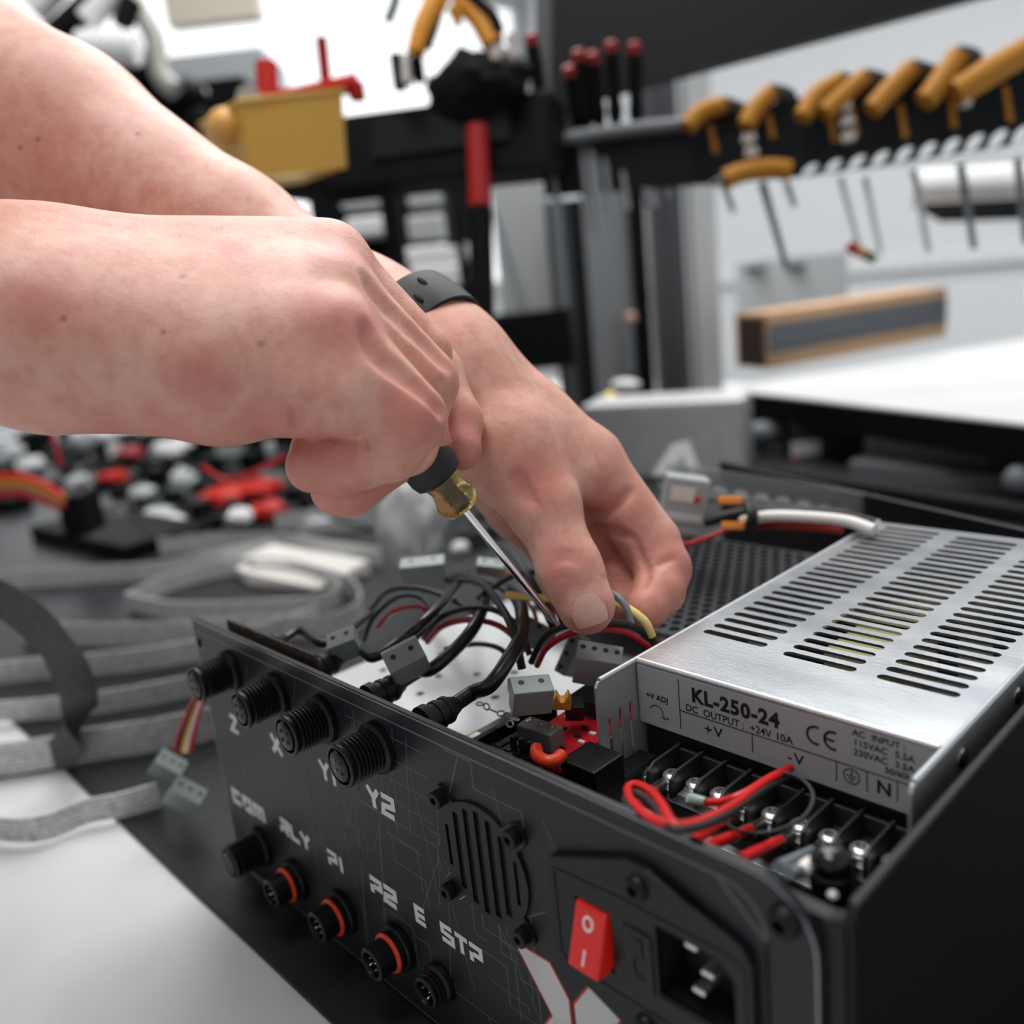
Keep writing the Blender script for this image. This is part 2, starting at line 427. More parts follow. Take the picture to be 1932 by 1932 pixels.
# frame behind the panel, walls, floor plate
fw = MB(); fw.poly([[(-0.186,MZ),(0.1185,MZ),(0.1185,-0.0060),(0.1125,-0.0075),(-0.186,-0.0078)]]+HOLES, FXZ(-0.0680), .0048)
fw.build('front_frame', black_metal, cb, bevel=.0008)
tagp = MB(); tagp.poly([[(-0.1835,-0.012),(-0.108,-0.012),(-0.106,-0.0040),(-0.108,0.0003),(-0.1835,-0.0003)]], FXZ(-0.0665), .0014)
tagp.build('gasket', new_mat('worn brown gasket', (0.10,0.075,0.06), 0.8, var=(600,(0.02,0.018,0.016)), bump=(1200,.6,.0006)), cb)
sw = MB(); sw.poly([[(-0.0728,MZ),(0.2216,MZ),(0.2216,-0.003),(-0.0690,-0.003),(-0.0728,-0.0065)]], FYZ(0.1158), .0028)
sw.build('side_wall', black_metal, cb, bevel=.0010, bseg=3)
bw = MB(); a = Vector((-0.1447,0.3175,0)); b = Vector((0.0539,0.2451,0)); dirw = (b-a).normalized(); a2 = a - dirw*.04; b2 = Vector((.1185,.2216,0)); nn = Vector((-dirw.y,dirw.x,0))*.004
bw.add([q + Vector((0,0,z)) for z in (MZ,-0.010) for q in (a2,b2,b2+nn,a2+nn)], [(3,2,1,0),(4,5,6,7),(0,1,5,4),(1,2,6,5),(2,3,7,6),(3,0,4,7)])
bw.build('back_wall', black_metal, cb, bevel=.001)
bp = MB(); bp.poly([[(-0.186,-0.0665),(0.116,-0.0665),(0.116,0.222),(-0.14,0.312),(-0.186,0.312)]], FXY(MZ), .002)
bp.build('bottom_plate', black_metal, cb)

# round connectors
def connector(x, z, kind):
    r = {'female':.0083,'male':.0066,'small':.0064}[kind]; L = {'female':.0172,'male':.0140,'small':.0085}[kind]
    R0 = .0098 if kind != 'small' else .0078; o = Vector((x,PY-.0001,z)); ax = (0,-1,0)
    prof = [(R0-.0004,0),(R0,.0004),(R0,.0024),(R0-.0006,.003)]
    if kind == 'male':
        prof += [(r+.0014,.0031),(r+.0014,.0046),(r-.0002,.0048),(r-.0002,.0064),(r+.0001,.0066),(r+.0001,L-.0004),(r-.0004,L)]
    else:
        h = .0036; prof.append((r-.0009,h))
        while h < L-.0024: prof += [(r,h+.0005),(r,h+.0008),(r-.0009,h+.0013)]; h += .0016
        prof += [(r-.0002,L-.0012),(r-.0002,L-.0004),(r-.0008,L)]
    inner = r-.0016
    prof += [(inner+.0002,L),(inner,L-.0004),(inner, L-.0045 if kind != 'female' else L-.0016),(0.0,L-.0045 if kind != 'female' else L-.0016)]
    mb = MB().lathe(prof, o, ax, 36, cap=False)
    c = mb.build('round_connector', black_plastic, cb)
    ins = MB()
    if kind == 'female':
        ins.lathe([(r-.0027,0),(r-.0027,.0019),(r-.0032,.0022),(0,.0022)], o+Vector((0,-(L-.0017),0)), ax, 28)
        ins.box((x-.0010,o.y-L+.0002,z+r-.0029),(x+.0010,o.y-L-.0003,z+r-.0021))
        ins.build('socket_insert', black_plastic, c)
        for dx, dz in ((-.0019,.0019),(.0019,.0019),(-.0019,-.0019),(.0019,-.0019)):
            yy = o.y-(L-.0017)-.00225
            MB().lathe([(.00085,0),(.00085,.00015),(.0005,.00016),(.0005,-.0004),(0,-.0004)], (x+dx,yy,z+dz), ax, 12).build('contact', brass if (dx < 0 and x > -.07 and z > -.05) else ink, c)
    else:
        n = 4 if kind == 'male' else 3
        for k in range(n):
            a = 2*PI*k/n + .6; rr = inner*.5
            MB().lathe([(.00062,0),(.00062,.0032),(.0003,.0038),(0,.0038)], (x+rr*math.cos(a), o.y-(L-.0045), z+rr*math.sin(a)), ax, 10).build('pin', nickel if k % 2 == 0 else brass, c)
    if kind == 'male':
        MB().lathe([(r+.0003,.0046),(r+.0013,.0050),(r+.0016,.0056),(r+.0013,.0062),(r+.0003,.0066),(r-.0002,.0056)], o, ax, 36, cap=False).build('seal_ring', orange_rubber, c)
    return c
for x in (-.1719,-.1307,-.0944,-.0578): connector(x, -.0202, 'female')
connector(-.1752,-.1120,'female')
for x, z in ((-.1441,-.1160),(-.1050,-.1132),(-.0649,-.1090)): connector(x, z, 'male')
connector(-.0392,-.1108,'small')

def hex_screw(p, ax, r, h, parent, m=black_metal, dome=False):
    o = Vector(p); a = Vector(ax).normalized(); rh = r*.5
    prof = [(r*.96,0),(r,r*.1),(r,h-r*.12),(r*.88,h)] if not dome else [(r,0),(r*.97,h*.3),(r*.85,h*.7),(r*.62,h)]
    mb = MB().lathe(prof+[(rh*1.05,h)], o, a, 28, cap=False)
    t = a.orthogonal().normalized(); b = a.cross(t); vs = []
    for hh in (h, h*.35):
        for k in range(6): vs.append(o + a*hh + (t*math.cos(PI*k/3) + b*math.sin(PI*k/3))*rh)
    ring = [o + a*h + (t*math.cos(2*PI*k/24) + b*math.sin(2*PI*k/24))*rh*1.05 for k in range(24)]
    mb.add(vs + ring, [(k,(k+1)%6,6+(k+1)%6,6+k) for k in range(6)] + [(11,10,9,8,7,6)] + [(12+4*k,12+(4*k+4)%24,(k+1)%6,k) for k in range(6)] + [(12+4*k,12+4*k+1,12+4*k+2,12+4*k+3,12+(4*k+4)%24) for k in range(6)])
    return mb.build('screw', m, parent)

# fan grille: round plate with four lobes and six upright slots
fg = MB(); cx, cz = -.0052,-.0446; R = .0212; out = []
lobes = [(-.0225,-.0267),(.0132,-.0264),(.0124,-.0625),(-.0236,-.0630)]
for k in range(120):
    a = 2*PI*k/120; px, pz = math.cos(a), math.sin(a); r = R
    for lx, lz in lobes:
        dx, dz = lx-cx, lz-cz; b = px*dx+pz*dz; disc = b*b-(dx*dx+dz*dz)+.0042**2
        if disc > 0 and b > 0: r = max(r, b+math.sqrt(disc))
    out.append((cx+px*r, cz+pz*r))
holes = []
for k in range(7):
    x = cx + (k-3)*.0055; hw = .00135; rr = .0190
    if k in (0,6): hw = .0008
    zz = math.sqrt(max(1e-8, rr*rr-(abs(x-cx)+hw)**2))
    holes.append([(x-hw,cz-zz),(x-hw,cz+zz),(x+hw,cz+zz),(x+hw,cz-zz)])
fg.poly([out]+holes, FXZ(PY), .0012)
fan = fg.build('fan_grille', black_plastic, cb, bevel=.0002)
stroke_m = MB(); stroke(stroke_m, [(cx+(x-cx)*1.012, cz+(z-cz)*1.012) for x, z in out[52:96]], .0004, G, .0003); stroke_m.build('cut_edge', new_mat('bright cut edge', (.7,.72,.74), .35), fan)
bk = MB().lathe([(.0195,0),(0,0)], (cx,PY-.00013,cz), (0,-1,0), 40, cap=False); bk.build('fan_dark_disc', new_mat('painted hole dark', (.001,.001,.001), .9), fan)  # near-black disc on the panel, painted for the dark of the fan hole
for lx, lz in lobes: hex_screw((lx, PY-.0012, lz), (0,-1,0), .0030, .0036, fan, black_metal)

# inlet module: bezel, rocker switch, socket
mx = .0612
im = MB(); outl = [(mx-.0325,-.0258),(mx-.004,-.0140),(mx+.004,-.0140),(mx+.0325,-.0235),(mx+.0345,-.027),(mx+.0345,-.0605),(mx+.0315,-.0635),(mx+.004,-.0725),(mx-.004,-.0725),(mx-.0315,-.0615),(mx-.0335,-.0585),(mx-.0335,-.028)]
hs = [[(.0378,-.0540),(.0378,-.0350),(.0508,-.0350),(.0508,-.0540)], [(.0668,-.0520),(.0668,-.0300),(.0860,-.0300),(.0905,-.0345),(.0905,-.0480),(.0860,-.0520)]]
im.poly([outl]+hs, FXZ(PY), .0028)
mod = im.build('inlet_module', black_plastic, cb, bevel=.0007, bseg=3, recalc=True)
ri = MB(); stroke(ri, [(mx-.031,-.0290),(mx-.004,-.0270),(mx+.030,-.0270),(mx+.0325,-.0295),(mx+.0325,-.0575),(mx+.030,-.060),(mx-.029,-.060),(mx-.031,-.058)], .0006, FXZ(PY-.0028), .0003, 0, True)
ri.build('bezel_ridge', black_plastic, mod)
sk = MB(); sk.poly([[(.0662,-.0526),(.0662,-.0294),(.0864,-.0294),(.0911,-.0341),(.0911,-.0484),(.0864,-.0526)]], FXZ(PY+.010), .0004)
for q0, q1 in (((.0664,-.0523),(.0664,-.0297)),((.0664,-.0297),(.0862,-.0297)),((.0862,-.0297),(.0908,-.0343)),((.0908,-.0343),(.0908,-.0482)),((.0908,-.0482),(.0862,-.0523)),((.0862,-.0523),(.0664,-.0523))):
    sk.add([(q0[0],PY-.0026,q0[1]),(q1[0],PY-.0026,q1[1]),(q1[0],PY+.010,q1[1]),(q0[0],PY+.010,q0[1])], [(0,1,2,3)])
sk.build('socket_well', black_rubber, mod)
for px_, pz_ in ((.0765,-.0326),(.0812,-.0385),(.0782,-.0455)):
    MB().box((px_-.0020,PY-.0010,pz_-.0009),(px_+.0020,PY+.010,pz_+.0009)).build('pin', steel, mod, bevel=.0007, bseg=3)
fh = MB(); fh.box((.0555,PY-.0034,-.0530),(.0655,PY-.0027,-.0345)); stroke(fh, [(.0590,-.0375),(.0620,-.0375),(.0620,-.0425),(.0590,-.0445),(.0590,-.0490),(.0625,-.0495)], .0008, FXZ(PY-.0034), .0004)
fh.build('fuse_drawer', black_plastic, mod, bevel=.0003)
rk = MB(); prof = [(-.0540,.0052),(-.0535,.0062),(-.0445,.0032),(-.0355,.0006),(-.0350,-.001)]
vs = []
for x in (.0386,.0500):
    for z, h in prof: vs.append((x,PY-.0028-h,z))
    vs.append((x,PY+.002,-.0352)); vs.append((x,PY+.002,-.0538))
rk.add(vs, [(0,1,2,3,4,5,6),(13,12,11,10,9,8,7)] + [(k,k+7,(k+1)%7+7,(k+1)%7) for k in range(7)])
red_lens = new_mat('translucent red rocker', (0.55,0.006,0.005), 0.25, emit=((1.0,0.03,0.01), 0.10), bump=(1500,.3,.0004))
rock = rk.build('rocker_switch', red_lens, mod, bevel=.0008, bseg=2, recalc=True)
def rp(x, z): h = .0032+(-.0445-z)*(.0030/.0090 if z < -.0445 else .0026/.009); return (x,PY-.0028-h-.0002,z)
rs = MB(); cxr, czr = .0443,-.0398; rs_n = 22
for k in range(rs_n):
    a0 = 2*PI*k/rs_n; a1 = 2*PI*(k+1)/rs_n
    rs.add([rp(cxr+.0020*math.cos(a0),czr+.0020*math.sin(a0)*1.15), rp(cxr+.0020*math.cos(a1),czr+.0020*math.sin(a1)*1.15), rp(cxr+.0012*math.cos(a1),czr+.0012*math.sin(a1)*1.15), rp(cxr+.0012*math.cos(a0),czr+.0012*math.sin(a0)*1.15)], [(0,1,2,3)])
rs.add([rp(.0439,-.0515),rp(.0447,-.0515),rp(.0447,-.0470),rp(.0439,-.0470)], [(0,1,2,3)])
rs.build('switch_symbols', new_mat('pinkish white print', (.85,.7,.7), .4), rock)
for pz_ in (-.0208,-.0656): hex_screw((.0618 if pz_ > -.04 else .0610, PY-.0028, pz_), (0,-1,0), .0036, .0022, mod, black_metal, dome=True)
# corner screws of the panel, in their shallow dishes
for x, z in ((.1035,-.0112),(.1035,-.1255),(-.2000,-.1255)):
    s_ = hex_screw((x, PY-.0001, z), (0,-1,0), .0042, .0030, cb, black_metal, dome=True)
# rubber cap in the inner corner and edge fixings
hd = MB().ball((.1035,-.0530,-.0085), .0052, 20, sc=(1,1,.8)); hd.cyl((.1035,-.0530,-.020),(.1035,-.0530,-.0105),.0052); hd.build('corner_stud', new_mat('glossy black cap', (.008,.009,.010), .12), cb)
MB().ball((.1125,-.0700,-.0030), .0011, 12, sc=(1,1,.6)).build('rivet', alu_side, cb)
# ------------------------------------------------------------------ power supply
ps = thing('power_supply', 'silver slotted metal power supply with a printed grey label inside the black box', 'power supply', (.055,.09,-.046))
ft = .0012
def flange(x0, name):
    o = [(-.0218,-.0452),(.1995,-.0452),(.1995,-.0004),(-.0030,-.0004),(-.0205,-.0012),(-.0218,-.0030)]
    hl = [rrect(y-.0009,-.0385,y+.0009,-.0150-(.0015 if y < -.015 else 0),.00088,4)[::-1] for y in (-.0158,-.0098,-.0040)] if x0 < .05 else []
    m = MB(); m.poly([o]+hl, FYZ(x0), ft); return m
ch = flange(0, ''); o2 = flange(.1088, '')
ch.v  # left flange
base = len(ch.v); ch.add(o2.v, o2.f); ch.box((0,-.0236,-.0456),(.110,.1995,-.0440)); ch.box((.0012,.1983,-.0440),(.1088,.1995,-.0010))
chs = ch.build('chassis', alu_side, ps, bevel=.00035)
# cover with its slots
cv = MB(); hol = []
for c0, c1, y0, n in ((.0072,.0340,.0350,23),(.0420,.0685,.0330,23),(.0757,.1016,.0330,23)):
    for k in range(n):
        y = y0 + .00705*k
        if y > .192: break
        hol.append(rrect(c0,y-.00195,c1,y+.00195,.0019,4)[::-1])
cv.poly([[(.0013,.0004),(.1087,.0004),(.1087,.1982),(.0013,.1982)]]+hol, FXY(-.0010), .0010)
cvo = cv.build('cover', alu, ps, bevel=.00028, bseg=2, angle=60)
for x_, nm in ((.0006,'left'),(.1094,'right')): MB().tube([(x_,-.0195,-.0010),(x_,.1992,-.0002)], .00115, 10, sub=1).build('folded_edge', alu_side, ps)
MB().tube([(.0018,.0012,-.0009),(.1082,.0012,-.0009)], .00135, 12, sub=1).build('front_fold', alu_side, cvo)
fr = MB(); fr.poly([rrect(.0016,-.0247,.1084,-.0002,(.0012,.0012,.0014,.0014),4)], FXZ(.0008), .0008)
fro = fr.build('cover_front', alu_side, ps, bevel=.0005, bseg=3)
lb = MB(); lb.poly([rrect(.0022,-.0244,.1080,-.0018,.0006,3)], FXZ(0.0), .00012)
lab = lb.build('label', label_mat, ps)
F = FXZ(-.00013); tx = MB()
def T(s, x, z, size, bold=0, sx=1.0, sp=1.0): text_mb(tx, s, size, F @ Matrix.Translation((x, z, 0)), 0, bold, .00008, sx, sp)
def ln(*pts, w=.00035): stroke(tx, list(pts), w, F, .00008)
ln((.0201,-.0029),(.0201,-.0220)); ln((.0201,-.0148),(.1078,-.0148)); ln((.0489,-.0148),(.0489,-.0216)); ln((.0781,-.0148),(.0781,-.0216)); ln((.0877,-.0148),(.0877,-.0216)); ln((.0968,-.0148),(.0968,-.0216))
T('KL-250-24', .0254,-.0097,.0073,.00030,.98,1.10)
T('DC  OUTPUT :  +24V', .0226,-.0140,.0037,.00004,.98); T('10A', .0574,-.0140,.0037,.00008)
T('+V', .0300,-.0204,.0052,.00006,1.1,1.2); T('-V', .0614,-.0204,.0052,.00006,1.1,1.2); T('N', .0905,-.0207,.0060,.00018)
T('+V ADJ', .0053,-.0138,.0030,.00008,1.05); T('L', .1005,-.0207,.0060,.00018)
T('AC  INPUT :', .0832,-.0042,.0030,.00006); T('115VAC', .0835,-.0074,.0030,.00006); T('230VAC', .0835,-.0106,.0030,.00006)
T('5.5A', .0960,-.0073,.0030,.00006); T('3.5A', .0960,-.0105,.0030,.00006); T('50/60Hz', .0930,-.0133,.0028,.00006)
arc = lambda cx, cz, r, a0, a1, n=14: [(cx+r*math.cos(math.radians(a0+(a1-a0)*k/n)), cz+r*math.sin(math.radians(a0+(a1-a0)*k/n))) for k in range(n+1)]
ln(*arc(.0098,-.0190,.0030,160,20)); ln((.0122,-.0182),(.0132,-.0205),(.0117,-.0199)); T('+',.0134,-.0210,.0030)
ln(*arc(.0715,-.0082,.0029,70,290), w=.0008); ln(*arc(.0772,-.0082,.0029,70,290), w=.0008); ln((.0745,-.0082),(.0775,-.0082), w=.0008)
ln(*arc(.0829,-.0183,.0025,0,360,24)); ln((.0829,-.0162),(.0829,-.0182)); ln((.0812,-.0182),(.0846,-.0182)); ln((.0818,-.0191),(.0840,-.0191)); ln((.0824,-.0199),(.0834,-.0199))
tx.build('label_lettering', ink, lab)
# terminal strip
tb = MB(); X0, X1 = .0168,.1075
tb.box((X0,-.0205,-.0440),(X1,.0010,-.0370)); tb.box((X0,-.0005,-.0440),(X1,.0012,-.0300))
xs = [.0186 + .00963*k for k in range(10)]
for x in xs:
    tb.poly([[(-.0190,-.0370),(.0010,-.0370),(.0010,-.0285),(-.0150,-.0285),(-.0182,-.0305),(-.0190,-.0330)]], FYZ(x-.0006), .0012)
tbo = tb.build('terminal_block', new_mat('satin black moulding', (.020,.022,.025), .45), ps, bevel=.0003)
for k in range(9):
    x = xs[k]+.0048; yc = -.0108
    sc = MB(); r = .0034; sc.box((x-.0034,-.0170,-.0370),(x+.0034,-.0050,-.0360)); sc.box((x-.0030,yc-.0030,-.0358),(x+.0030,yc+.0030,-.0351))
    a = .5*k; o = Vector((x,yc,-.0350)); r = .0035
    sc.lathe([(r*.95,0),(r,.0004),(r,.0012),(r*.8,.0019),(r*.45,.0021),(r*.44,.0021)], o, (0,0,1), 22, cap=False)
    vs = []; rr = r*.45
    for q in range(4):
        for da, ra in ((-.25,1.35),(.25,1.35),(PI/4,.45)):
            an = a + q*PI/2 + da; vs.append(o + Vector((math.cos(an)*rr*ra, math.sin(an)*rr*ra, .00205)))
    low = [v - Vector((0,0,.0012)) for v in vs]
    sc.add(vs+low, [(i,(i+1)%12,(i+1)%12+12,i+12) for i in range(12)] + [tuple(range(12,24))])
    ringo = [o + Vector((math.cos(t)*rr*1.5, math.sin(t)*rr*1.5, .0020)) for t in [2*PI*i/12+a+.25 for i in range(12)]]
    sc.build('terminal_screw', steel, tbo)
MB().box((.0020,.0030,-.0440),(.1080,.0042,-.0250)).build('inner_shade', ink, ps)  # added black sheet that makes the space behind the terminals look dark
# trim pot, glass indicator and cable clip next to the terminals
MB().lathe([(.0019,0),(.0019,.0030),(.0013,.0034),(.0012,.0050),(.0006,.0058),(0,.0058)], (.0085,-.0075,-.0440), (0,0,1), 18).build('indicator', new_mat('pale green glass', (.45,.55,.52), .12, trans=.5), ps)
wc = MB().box((.0130,-.0125,-.0440),(.0166,-.0040,-.0340)); wc.build('white_clip', white_plastic, ps, bevel=.0012, bseg=3)
MB().lathe([(.0030,0),(.0030,.0006),(.0018,.0012),(0,.0013)], (.0095,-.0145,-.0440), (0,0,1), 20).build('rivet', steel, ps)
for y in (.012,.058): MB().lathe([(.0030,0),(.0030,.0003),(.0022,.0011),(.0010,.0013),(0,.0006)], (.110,y,-.0085 if y < .03 else -.008), (1,0,0), 22).build('side_screw', nickel, ps)
mid_dark = new_mat('dull dark aluminium', (.05,.053,.058), .5)
# what shows through the slots
ins = MB().box((.004,.006,-.0425),(.106,.195,-.0405)); ins.build('inner_board', new_mat('olive circuit board', (.09,.10,.045), .5), ps)
tr = MB().box((.045,.055,-.0405),(.075,.085,-.0060)); tr.build('transformer', new_mat('yellow tape', (.55,.53,.25), .4), ps, bevel=.001)
MB().box((.012,.03,-.0405),(.022,.17,-.0120)).build('heat_sink', mid_dark, ps); 
for x, y in ((.035,.11),(.035,.14),(.06,.12),(.085,.14),(.09,.06)): MB().cyl((x,y,-.0405),(x,y,-.012),.009).build('capacitor', ink, ps)
# black carrier plate that holds the supply up inside the box
cr = MB().box((.0,-.0195,-.0475),(.1148,.200,-.0458)); cr.box((.001,-.018,MZ+.002),(.004,.198,-.0475)); cr.box((.110,-.018,MZ+.002),(.113,.198,-.0475))
cr.build('carrier_bracket', black_metal, cb)
# ------------------------------------------------------------------ arms and hands (implicit surfaces)
def smin(a, b, k):
    if k <= 0: return np.minimum(a, b)
    h = np.clip(0.5 + 0.5*(b-a)/k, 0, 1); return b + (a-b)*h - k*h*(1-h)
class Field:
    """signed distance field sampled on a grid that is aligned with a given frame"""
    def __init__(s, pts_r, frame, h, pad=.004):
        s.Fr = frame; inv = frame.inverted(); lo = Vector((1e9,)*3); hi = Vector((-1e9,)*3)
        for p, r in pts_r:
            q = inv @ p
            for i in range(3): lo[i] = min(lo[i], q[i]-r-pad); hi[i] = max(hi[i], q[i]+r+pad)
        s.h = h; s.lo = np.array(lo, dtype=np.float32); s.n = [int((hi[i]-lo[i])/h)+2 for i in range(3)]
        s.ax = [(s.lo[i] + h*np.arange(s.n[i])).astype(np.float32) for i in range(3)]
        s.inv = inv
    def empty(s): return np.full(s.n, .05, np.float32)
    def L(s, p): return np.array(s.inv @ Vector(p), dtype=np.float32)
    def cone(s, F, a, b, ra, rb, k, sub=False, pad=None):
        """rounded cone between a and b, blended into F"""
        a = s.L(a); b = s.L(b); m = max(ra, rb) + max(k*1.5, .004) + .006
        sl = []
        for i in range(3):
            i0 = int(max(0, (min(a[i], b[i])-m-s.lo[i])/s.h)); i1 = int(min(s.n[i], (max(a[i], b[i])+m-s.lo[i])/s.h+2)); sl.append(slice(i0, max(i0, i1)))
        sl = tuple(sl); X = s.ax[0][sl[0]][:,None,None]; Y = s.ax[1][sl[1]][None,:,None]; Zz = s.ax[2][sl[2]][None,None,:]
        if X.size == 0 or Y.size == 0 or Zz.size == 0: return F
        d = b-a; L2 = float(d@d) + 1e-12
        t = np.clip(((X-a[0])*d[0] + (Y-a[1])*d[1] + (Zz-a[2])*d[2])/L2, 0, 1)
        D = np.sqrt((X-a[0]-t*d[0])**2 + (Y-a[1]-t*d[1])**2 + (Zz-a[2]-t*d[2])**2) - (ra + (rb-ra)*t)
        if sub: F[sl] = -smin(-F[sl], D, k)
        else: F[sl] = smin(F[sl], D, k)
        return F
    def chain(s, F, pts, k):
        for (a, ra), (b, rb) in zip(pts[:-1], pts[1:]): s.cone(F, a, b, ra, rb, k)
        return F
    def val(s, F, p):
        q = (s.L(p) - s.lo)/s.h
        i = np.floor(q).astype(int)
        if (i < 0).any() or (i+1 >= np.array(s.n)).any(): return .05
        f = q - i; c = F[i[0]:i[0]+2, i[1]:i[1]+2, i[2]:i[2]+2].astype(float)
        c = c[0]*(1-f[0]) + c[1]*f[0]; c = c[0]*(1-f[1]) + c[1]*f[1]; return float(c[0]*(1-f[2]) + c[1]*f[2])
    def surf(s, F, u, v, d0=.22, d1=.55):
        d = d0; prev = None
        while d < d1:
            x = s.val(F, P(u, v, d))
            if x < 0:
                return P(u, v, d - .0008*abs(x)/(abs(x)+abs(prev or x)+1e-9))
            prev = x; d += .0008
        return None
    def normal(s, F, p):
        e = s.h*1.5; g = Vector([s.val(F, p + Vector(a)*e) - s.val(F, p - Vector(a)*e) for a in ((1,0,0),(0,1,0),(0,0,1))]); return g.normalized()
    def mesh(s, F):
        n = F.shape; ins = F < 0
        c = [ins[i:n[0]-1+i, j:n[1]-1+j, k:n[2]-1+k] for i in (0,1) for j in (0,1) for k in (0,1)]
        cnt = sum(x.astype(np.int8) for x in c); act = (cnt > 0) & (cnt < 8)
        idx = np.argwhere(act); N = len(idx); vid = -np.ones(act.shape, np.int64); vid[act] = np.arange(N)
        acc = np.zeros((N,3)); num = np.zeros(N)
        off = np.array([(i,j,k) for i in (0,1) for j in (0,1) for k in (0,1)])
        val = np.stack([F[idx[:,0]+o[0], idx[:,1]+o[1], idx[:,2]+o[2]] for o in off], 1)
        for p in range(8):
            for q in range(p+1, 8):
                if np.abs(off[p]-off[q]).sum() != 1: continue
                m = (val[:,p] < 0) != (val[:,q] < 0); t = np.where(m, val[:,p]/(val[:,p]-val[:,q]+1e-20), 0)
                pt = off[p] + (off[q]-off[p])[None,:]*t[:,None]; acc += pt*m[:,None]; num += m
        V = (idx + acc/num[:,None])*s.h + s.lo
        quads = []
        for ax in range(3):
            sl0 = [slice(None)]*3; sl1 = [slice(None)]*3; sl0[ax] = slice(0,-1); sl1[ax] = slice(1,None)
            ch = ins[tuple(sl0)] != ins[tuple(sl1)]; e = np.argwhere(ch); u, v = [(1,2),(2,0),(0,1)][ax]
            e = e[(e[:,u] > 0) & (e[:,v] > 0) & (e[:,u] < n[u]-1) & (e[:,v] < n[v]-1)]
            def g(du, dv):
                q = e.copy(); q[:,u] -= du; q[:,v] -= dv; return vid[q[:,0], q[:,1], q[:,2]]
            Q = np.stack([g(1,1), g(0,1), g(0,0), g(1,0)], 1); fl = ~ins[e[:,0], e[:,1], e[:,2]]
            Q[fl] = Q[fl][:, ::-1]; quads.append(Q)
        Q = np.concatenate(quads); Q = Q[(Q >= 0).all(1)]
        # two light smoothing passes
        for _ in range(3):
            A = np.zeros_like(V); w_ = np.zeros(N)
            for i in range(4):
                a = Q[:,i]; b = Q[:,(i+1) % 4]; np.add.at(A, a, V[b]); np.add.at(A, b, V[a]); np.add.at(w_, a, 1); np.add.at(w_, b, 1)
            V = V*.5 + .5*A/np.maximum(w_,1)[:,None]
        Mx = np.array(s.Fr); W = V @ Mx[:3,:3].T + Mx[:3,3]
        return W, Q

skin = bpy.data.materials.new('skin'); skin.use_nodes = True
nt = skin.node_tree; bs = nt.nodes['Principled BSDF']; N_ = nt.nodes.new; K_ = nt.links.new
tc = N_('ShaderNodeTexCoord')
def noi(sc, det=4, rough=.55):
    n = N_('ShaderNodeTexNoise'); n.inputs['Scale'].default_value = sc; n.inputs['Detail'].default_value = det; n.inputs['Roughness'].default_value = rough
    K_(tc.outputs['Object'], n.inputs['Vector']); return n
def mixc(f, a, b):
    m = N_('ShaderNodeMix'); m.data_type = 'RGBA'
    if hasattr(f, 'links') or not isinstance(f, (int, float)): K_(f, m.inputs[0])
    else: m.inputs[0].default_value = f
    for s_, i in ((a, 6), (b, 7)):
        if isinstance(s_, tuple): m.inputs[i].default_value = (*s_, 1)
        else: K_(s_, m.inputs[i])
    return m.outputs[2]
def rampf(src, a, b, lo=0.0, hi=1.0):
    m = N_('ShaderNodeMapRange'); m.inputs[1].default_value = a; m.inputs[2].default_value = b; m.inputs[3].default_value = lo; m.inputs[4].default_value = hi
    K_(src, m.inputs[0]); return m.outputs[0]
base = mixc(rampf(noi(38).outputs['Fac'], .38, .64), (0.70,0.345,0.265), (0.78,0.455,0.36))
base = mixc(rampf(noi(130,5,.65).outputs['Fac'], .42, .68, 0, .62), base, (0.60,0.23,0.18))
att = N_('ShaderNodeAttribute'); att.attribute_name = 'flush'
base = mixc(rampf(att.outputs['Fac'], 0, 1, 0, .60), base, (0.56,0.17,0.14))
at2 = N_('ShaderNodeAttribute'); at2.attribute_name = 'mole'
base = mixc(rampf(at2.outputs['Fac'], 0, 1, 0, .7), base, (0.26,0.09,0.05))
K_(base, bs.inputs['Base Color'])
bs.inputs['Roughness'].default_value = .46; bs.inputs['Specular IOR Level'].default_value = .42
bs.inputs['Subsurface Weight'].default_value = .18; bs.inputs['Subsurface Radius'].default_value = (1.0,.35,.2); bs.inputs['Subsurface Scale'].default_value = .003
vo = N_('ShaderNodeTexVoronoi'); vo.inputs['Scale'].default_value = 900; vo.feature = 'DISTANCE_TO_EDGE'; K_(tc.outputs['Object'], vo.inputs['Vector'])
n3 = noi(420,6,.7)
ad = N_('ShaderNodeMath'); ad.operation = 'MULTIPLY_ADD'; K_(vo.outputs['Distance'], ad.inputs[0]); ad.inputs[1].default_value = .7; K_(n3.outputs['Fac'], ad.inputs[2])
bu = N_('ShaderNodeBump'); bu.inputs['Strength'].default_value = .38; bu.inputs['Distance'].default_value = .0005; K_(ad.outputs[0], bu.inputs['Height']); K_(bu.outputs[0], bs.inputs['Normal'])

